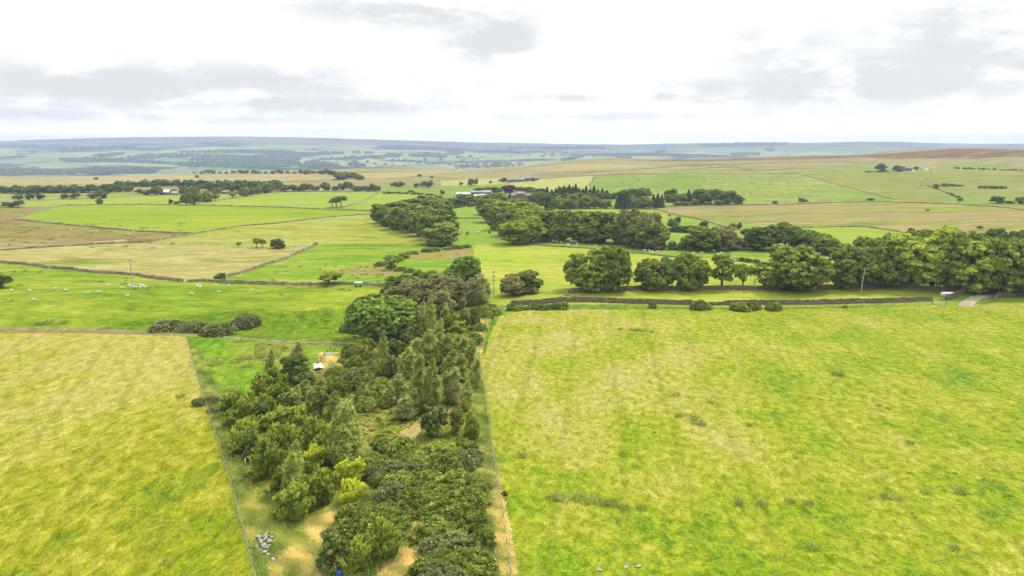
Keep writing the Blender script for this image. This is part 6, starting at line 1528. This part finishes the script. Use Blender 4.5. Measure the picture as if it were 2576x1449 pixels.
tufts([(R.uniform(660, 980), R.uniform(668, 712), R.uniform(5, 9)) for _ in range(42)] + [(706, 742, 13), (862, 730, 14), (880, 731, 8), (730, 722, 20), (832, 722, 12), (950, 692, 18), (780, 723, 8)], 'tiny dark rush tuft in the green rushy pasture or by its wall', 'rush tufts of the rushy pasture')
tufts([(1498, 747, 10), (1520, 741, 6), (1710, 739, 6), (1872, 737, 7), (1882, 736, 7), (1424, 745, 14)], 'dark weed tuft in the cut strip below the large tree row', 'weed tufts of the cut strip')
tufts([(1561, 829, 12), (1590, 831, 12), (1605, 832, 14), (1620, 834, 12), (1640, 836, 10), (1700, 995, 20), (1786, 1014, 18), (1754, 1062, 30), (1745, 1052, 24), (1766, 1068, 22), (1712, 1046, 18), (1312, 1148, 22), (1885, 1070, 14), (2100, 942, 20), (2118, 946, 16), (2290, 1115, 16), (2235, 1028, 12), (2210, 1022, 12), (1390, 1255, 30), (1420, 1258, 30), (1455, 1255, 26), (1480, 1262, 34), (1510, 1268, 30), (1540, 1270, 28), (1570, 1278, 26), (1615, 1280, 24), (1860, 1270, 22), (1916, 1272, 24), (2050, 1380, 30), (2035, 1270, 24), (1985, 1265, 22), (2230, 1252, 24), (2258, 1258, 20), (2330, 1238, 24), (2415, 1240, 26), (2400, 1382, 22)], 'dark weed tuft in the right hay meadow', 'weed tufts of the right hay meadow')
tufts([(R.uniform(1560, 2050), R.uniform(443, 500), R.uniform(4, 8)) for _ in range(110)], 'tiny dark rush tuft speckling the upland pasture', 'rush tufts of the upland pasture')
tufts([(R.uniform(20, 480), R.uniform(560, 625), R.uniform(6, 16)) for _ in range(60)], 'dark sedge tuft on the brown moor at left', 'sedge tufts of the brown moor')

SKIP = [(P(*C2(x, y)).x, P(*C2(x, y)).y, r) for x, y, r in [(615, 1090, 1.5), (610, 1170, 1.4), (640, 1230, 1.0), (707, 1300, .8)]]
# tall grass in the plantation strip and along the fences
def blades(poly, n, mat, hgt, label, seed, name='tall_grass', width=.035, clump=7, spread=.22, step=None):
    R = np.random.default_rng(seed)
    W3d = hit(dense(poly, 12.0, True))[:, :2]
    lo, hi = W3d.min(0), W3d.max(0)
    pts = []
    m = 0
    px, py = W3d[:, 0], W3d[:, 1]; qx, qy = np.roll(px, 1), np.roll(py, 1)
    while m < n:
        c = R.uniform(lo, hi, size=(4000, 2))
        ins = np.zeros(len(c), bool)
        for a, b, d, e in zip(px, py, qx, qy):
            if abs(b - e) < 1e-9: continue
            ins ^= ((b > c[:, 1]) != (e > c[:, 1])) & (c[:, 0] < (d - a) * (c[:, 1] - b) / (e - b) + a)
        c = c[ins]
        f = np.sin(c[:, 0] * .55 + seed) * np.sin(c[:, 1] * .4) + .5 * np.sin(c[:, 0] * 1.7 + c[:, 1] * 1.3)
        c = c[f > R.uniform(-1.6, .9, len(c))]
        for hx, hy, hr in SKIP: c = c[np.hypot(c[:, 0] - hx, c[:, 1] - hy) > hr]
        pts.append(c); m += len(c)
    c = np.concatenate(pts)[:n]
    z = H(c[:, 0], c[:, 1]); o0 = np.array([c[:, 0].mean(), c[:, 1].mean(), z.mean()])
    a_, b_ = c[:, 0] * .8 + c[:, 1] * .6, c[:, 0] * -.6 + c[:, 1] * .8
    ct = .5 + .3 * np.sin(a_ * .62 + 2 + 1.5 * np.sin(b_ * .3)) * np.sin(b_ * .47 + 1) + .22 * np.sin(a_ * 1.9 + np.sin(b_ * 1.3)) + R.normal(0, .12, n)
    ci = np.repeat(np.arange(n), clump); k = len(ci)
    d = unit(np.array([.45, .1, 1.0]) + R.normal(size=(k, 3)) * .42); d[:, 2] = np.abs(d[:, 2])
    L = hgt * R.uniform(.5, 1.25, k)
    base = np.stack([c[ci, 0] + R.normal(0, spread, k), c[ci, 1] + R.normal(0, spread, k), z[ci] - .03], 1) - o0
    me = _q(name, base + d * (L * .5)[:, None], np.cross(d, R.normal(size=(k, 3))) + np.array([0, 0, .4]), width * 2, (L / (width * 2))[:, None], d, ct[ci] + R.normal(0, .1, k), M[mat], R)
    o = link(name, me, None, o0); tag(o, label, 'grass', kind='stuff'); return o
blades([C2(*p) for p in [(480, 640), (640, 640), (700, 900), (900, 930), (1200, 800), (1450, 700), (1530, 800), (1420, 1000), (1180, 1200), (1000, 1449), (700, 1500), (640, 1400), (560, 1250), (420, 980), (330, 720)]], 9000, 'reed', .5, 'tall rough grass around the stone heap', 1)
blades([C2(*p) for p in [(1050, 900), (1500, 790), (1430, 960), (1460, 1100), (1250, 1050), (1160, 1150), (1050, 1050)]], 5000, 'straw', .6, 'golden dry grass clearing in the lower plantation', 2)
blades([(480, 870), (515, 1000), (560, 1140), (610, 1300), (660, 1500), (690, 1500), (650, 1330), (600, 1150), (560, 1020), (500, 880)], 6000, 'reed', .5, 'rough green grass along the left hand fence', 3)
blades([(1198, 890), (1236, 1120), (1270, 1330), (1288, 1480), (1180, 1480), (1190, 1330), (1180, 1180), (1180, 1100), (1190, 1000)], 9000, 'reed', .55, 'rough grass along the right hand fence of the plantation', 4)
blades([(1190, 1120), (1236, 1120), (1270, 1330), (1240, 1330), (1200, 1230)], 4000, 'straw', .5, 'dry straw coloured grass by the right hand fence', 5)
blades([C3(*p) for p in [(1430, 820), (1470, 830), (1570, 1449), (1440, 1449), (1400, 1150)]], 3000, 'straw', .5, 'dry grass at the lower end of the right hand fence', 11)
blades([C2(*p) for p in [(640, 1290), (960, 1170), (1130, 1210), (1150, 1500), (700, 1500)]], 4000, 'straw', .5, 'golden seeding grass below the stone heap', 12)
blades([C3(*p) for p in [(0, 880), (200, 700), (520, 780), (600, 980), (640, 1300), (560, 1449), (-100, 1449), (-200, 1200)]], 9000, 'reed', .5, 'long green grass between the gorse and hawthorns', 6)
blades([(700, 880), (770, 905), (800, 960), (740, 960), (660, 940)], 2500, 'reed', .5, 'rough grass behind the feathery willow', 7)
blades([(800, 890), (850, 890), (860, 930), (815, 950)], 1500, 'straw', .5, 'dry grass inside the pen', 8)
blades([(1205, 800), (1236, 790), (1216, 850), (1205, 900), (1196, 890), (1190, 840)], 1500, 'straw', .55, 'reddish dry grass at the top of the right hand fence', 9)
blades([C3(*p) for p in [(560, 1230), (760, 1280), (800, 1500), (400, 1500)]], 3000, 'straw', .6, 'pale seeding grass at the bottom edge', 10)

M['meadow'] = leaf_mat('meadow grass blades', (.085, .135, .010), (.20, .21, .02), (.36, .30, .085), trans=.4)
_g = LFENCE
blades([(1250, 790), (1330, 782), (1700, 784), (2000, 781), (2300, 774), (2650, 768), (2900, 1000), (2900, 1540), (1310, 1540), (1285, 1449), (1262, 1280), (1245, 1130), (1222, 950), (1222, 890)], 60000, 'meadow', .17, 'short flowering meadow grass over the right hay meadow', 21, name='meadow_grass', width=.022, clump=4, spread=.16)
blades([(-300, 842), (200, 842), (400, 848), (465, 850), (500, 965), (540, 1095), (590, 1260), (640, 1455), (655, 1540), (-500, 1540)], 45000, 'meadow', .2, 'short flowering meadow grass over the left hay meadow', 22, name='meadow_grass', width=.022, clump=4, spread=.16)
label_groups(SH)
import os
if os.environ.get('DBG'):
    for o in SC.objects:
        if o.parent is None and 'label' in o and len(o['label'].replace(',', '').split()) > 16: print('LONG', o.name, o['label'])

# ------------------------------------------------------------------ air
hz = MB(); hz.box((0, 3400, 35), (20200, 12000, 250)); ho = hz.mesh('haze', bpy.data.materials.new('haze air'))
hm = ho.materials[0]; hm.use_nodes = True; N = NT(hm.node_tree)
pv = N.n('ShaderNodeVolumePrincipled'); pv.inputs['Color'].default_value = (.54, .645, .88, 1); pv.inputs['Density'].default_value = 1.2e-4; pv.inputs['Anisotropy'].default_value = 0.0
mo = N.n('ShaderNodeOutputMaterial'); N.t.links.new(pv.outputs[0], mo.inputs['Volume'])
h_ob = link('haze', ho); h_ob['kind'] = 'stuff'; h_ob['label'] = 'pale blue haze over the whole landscape'
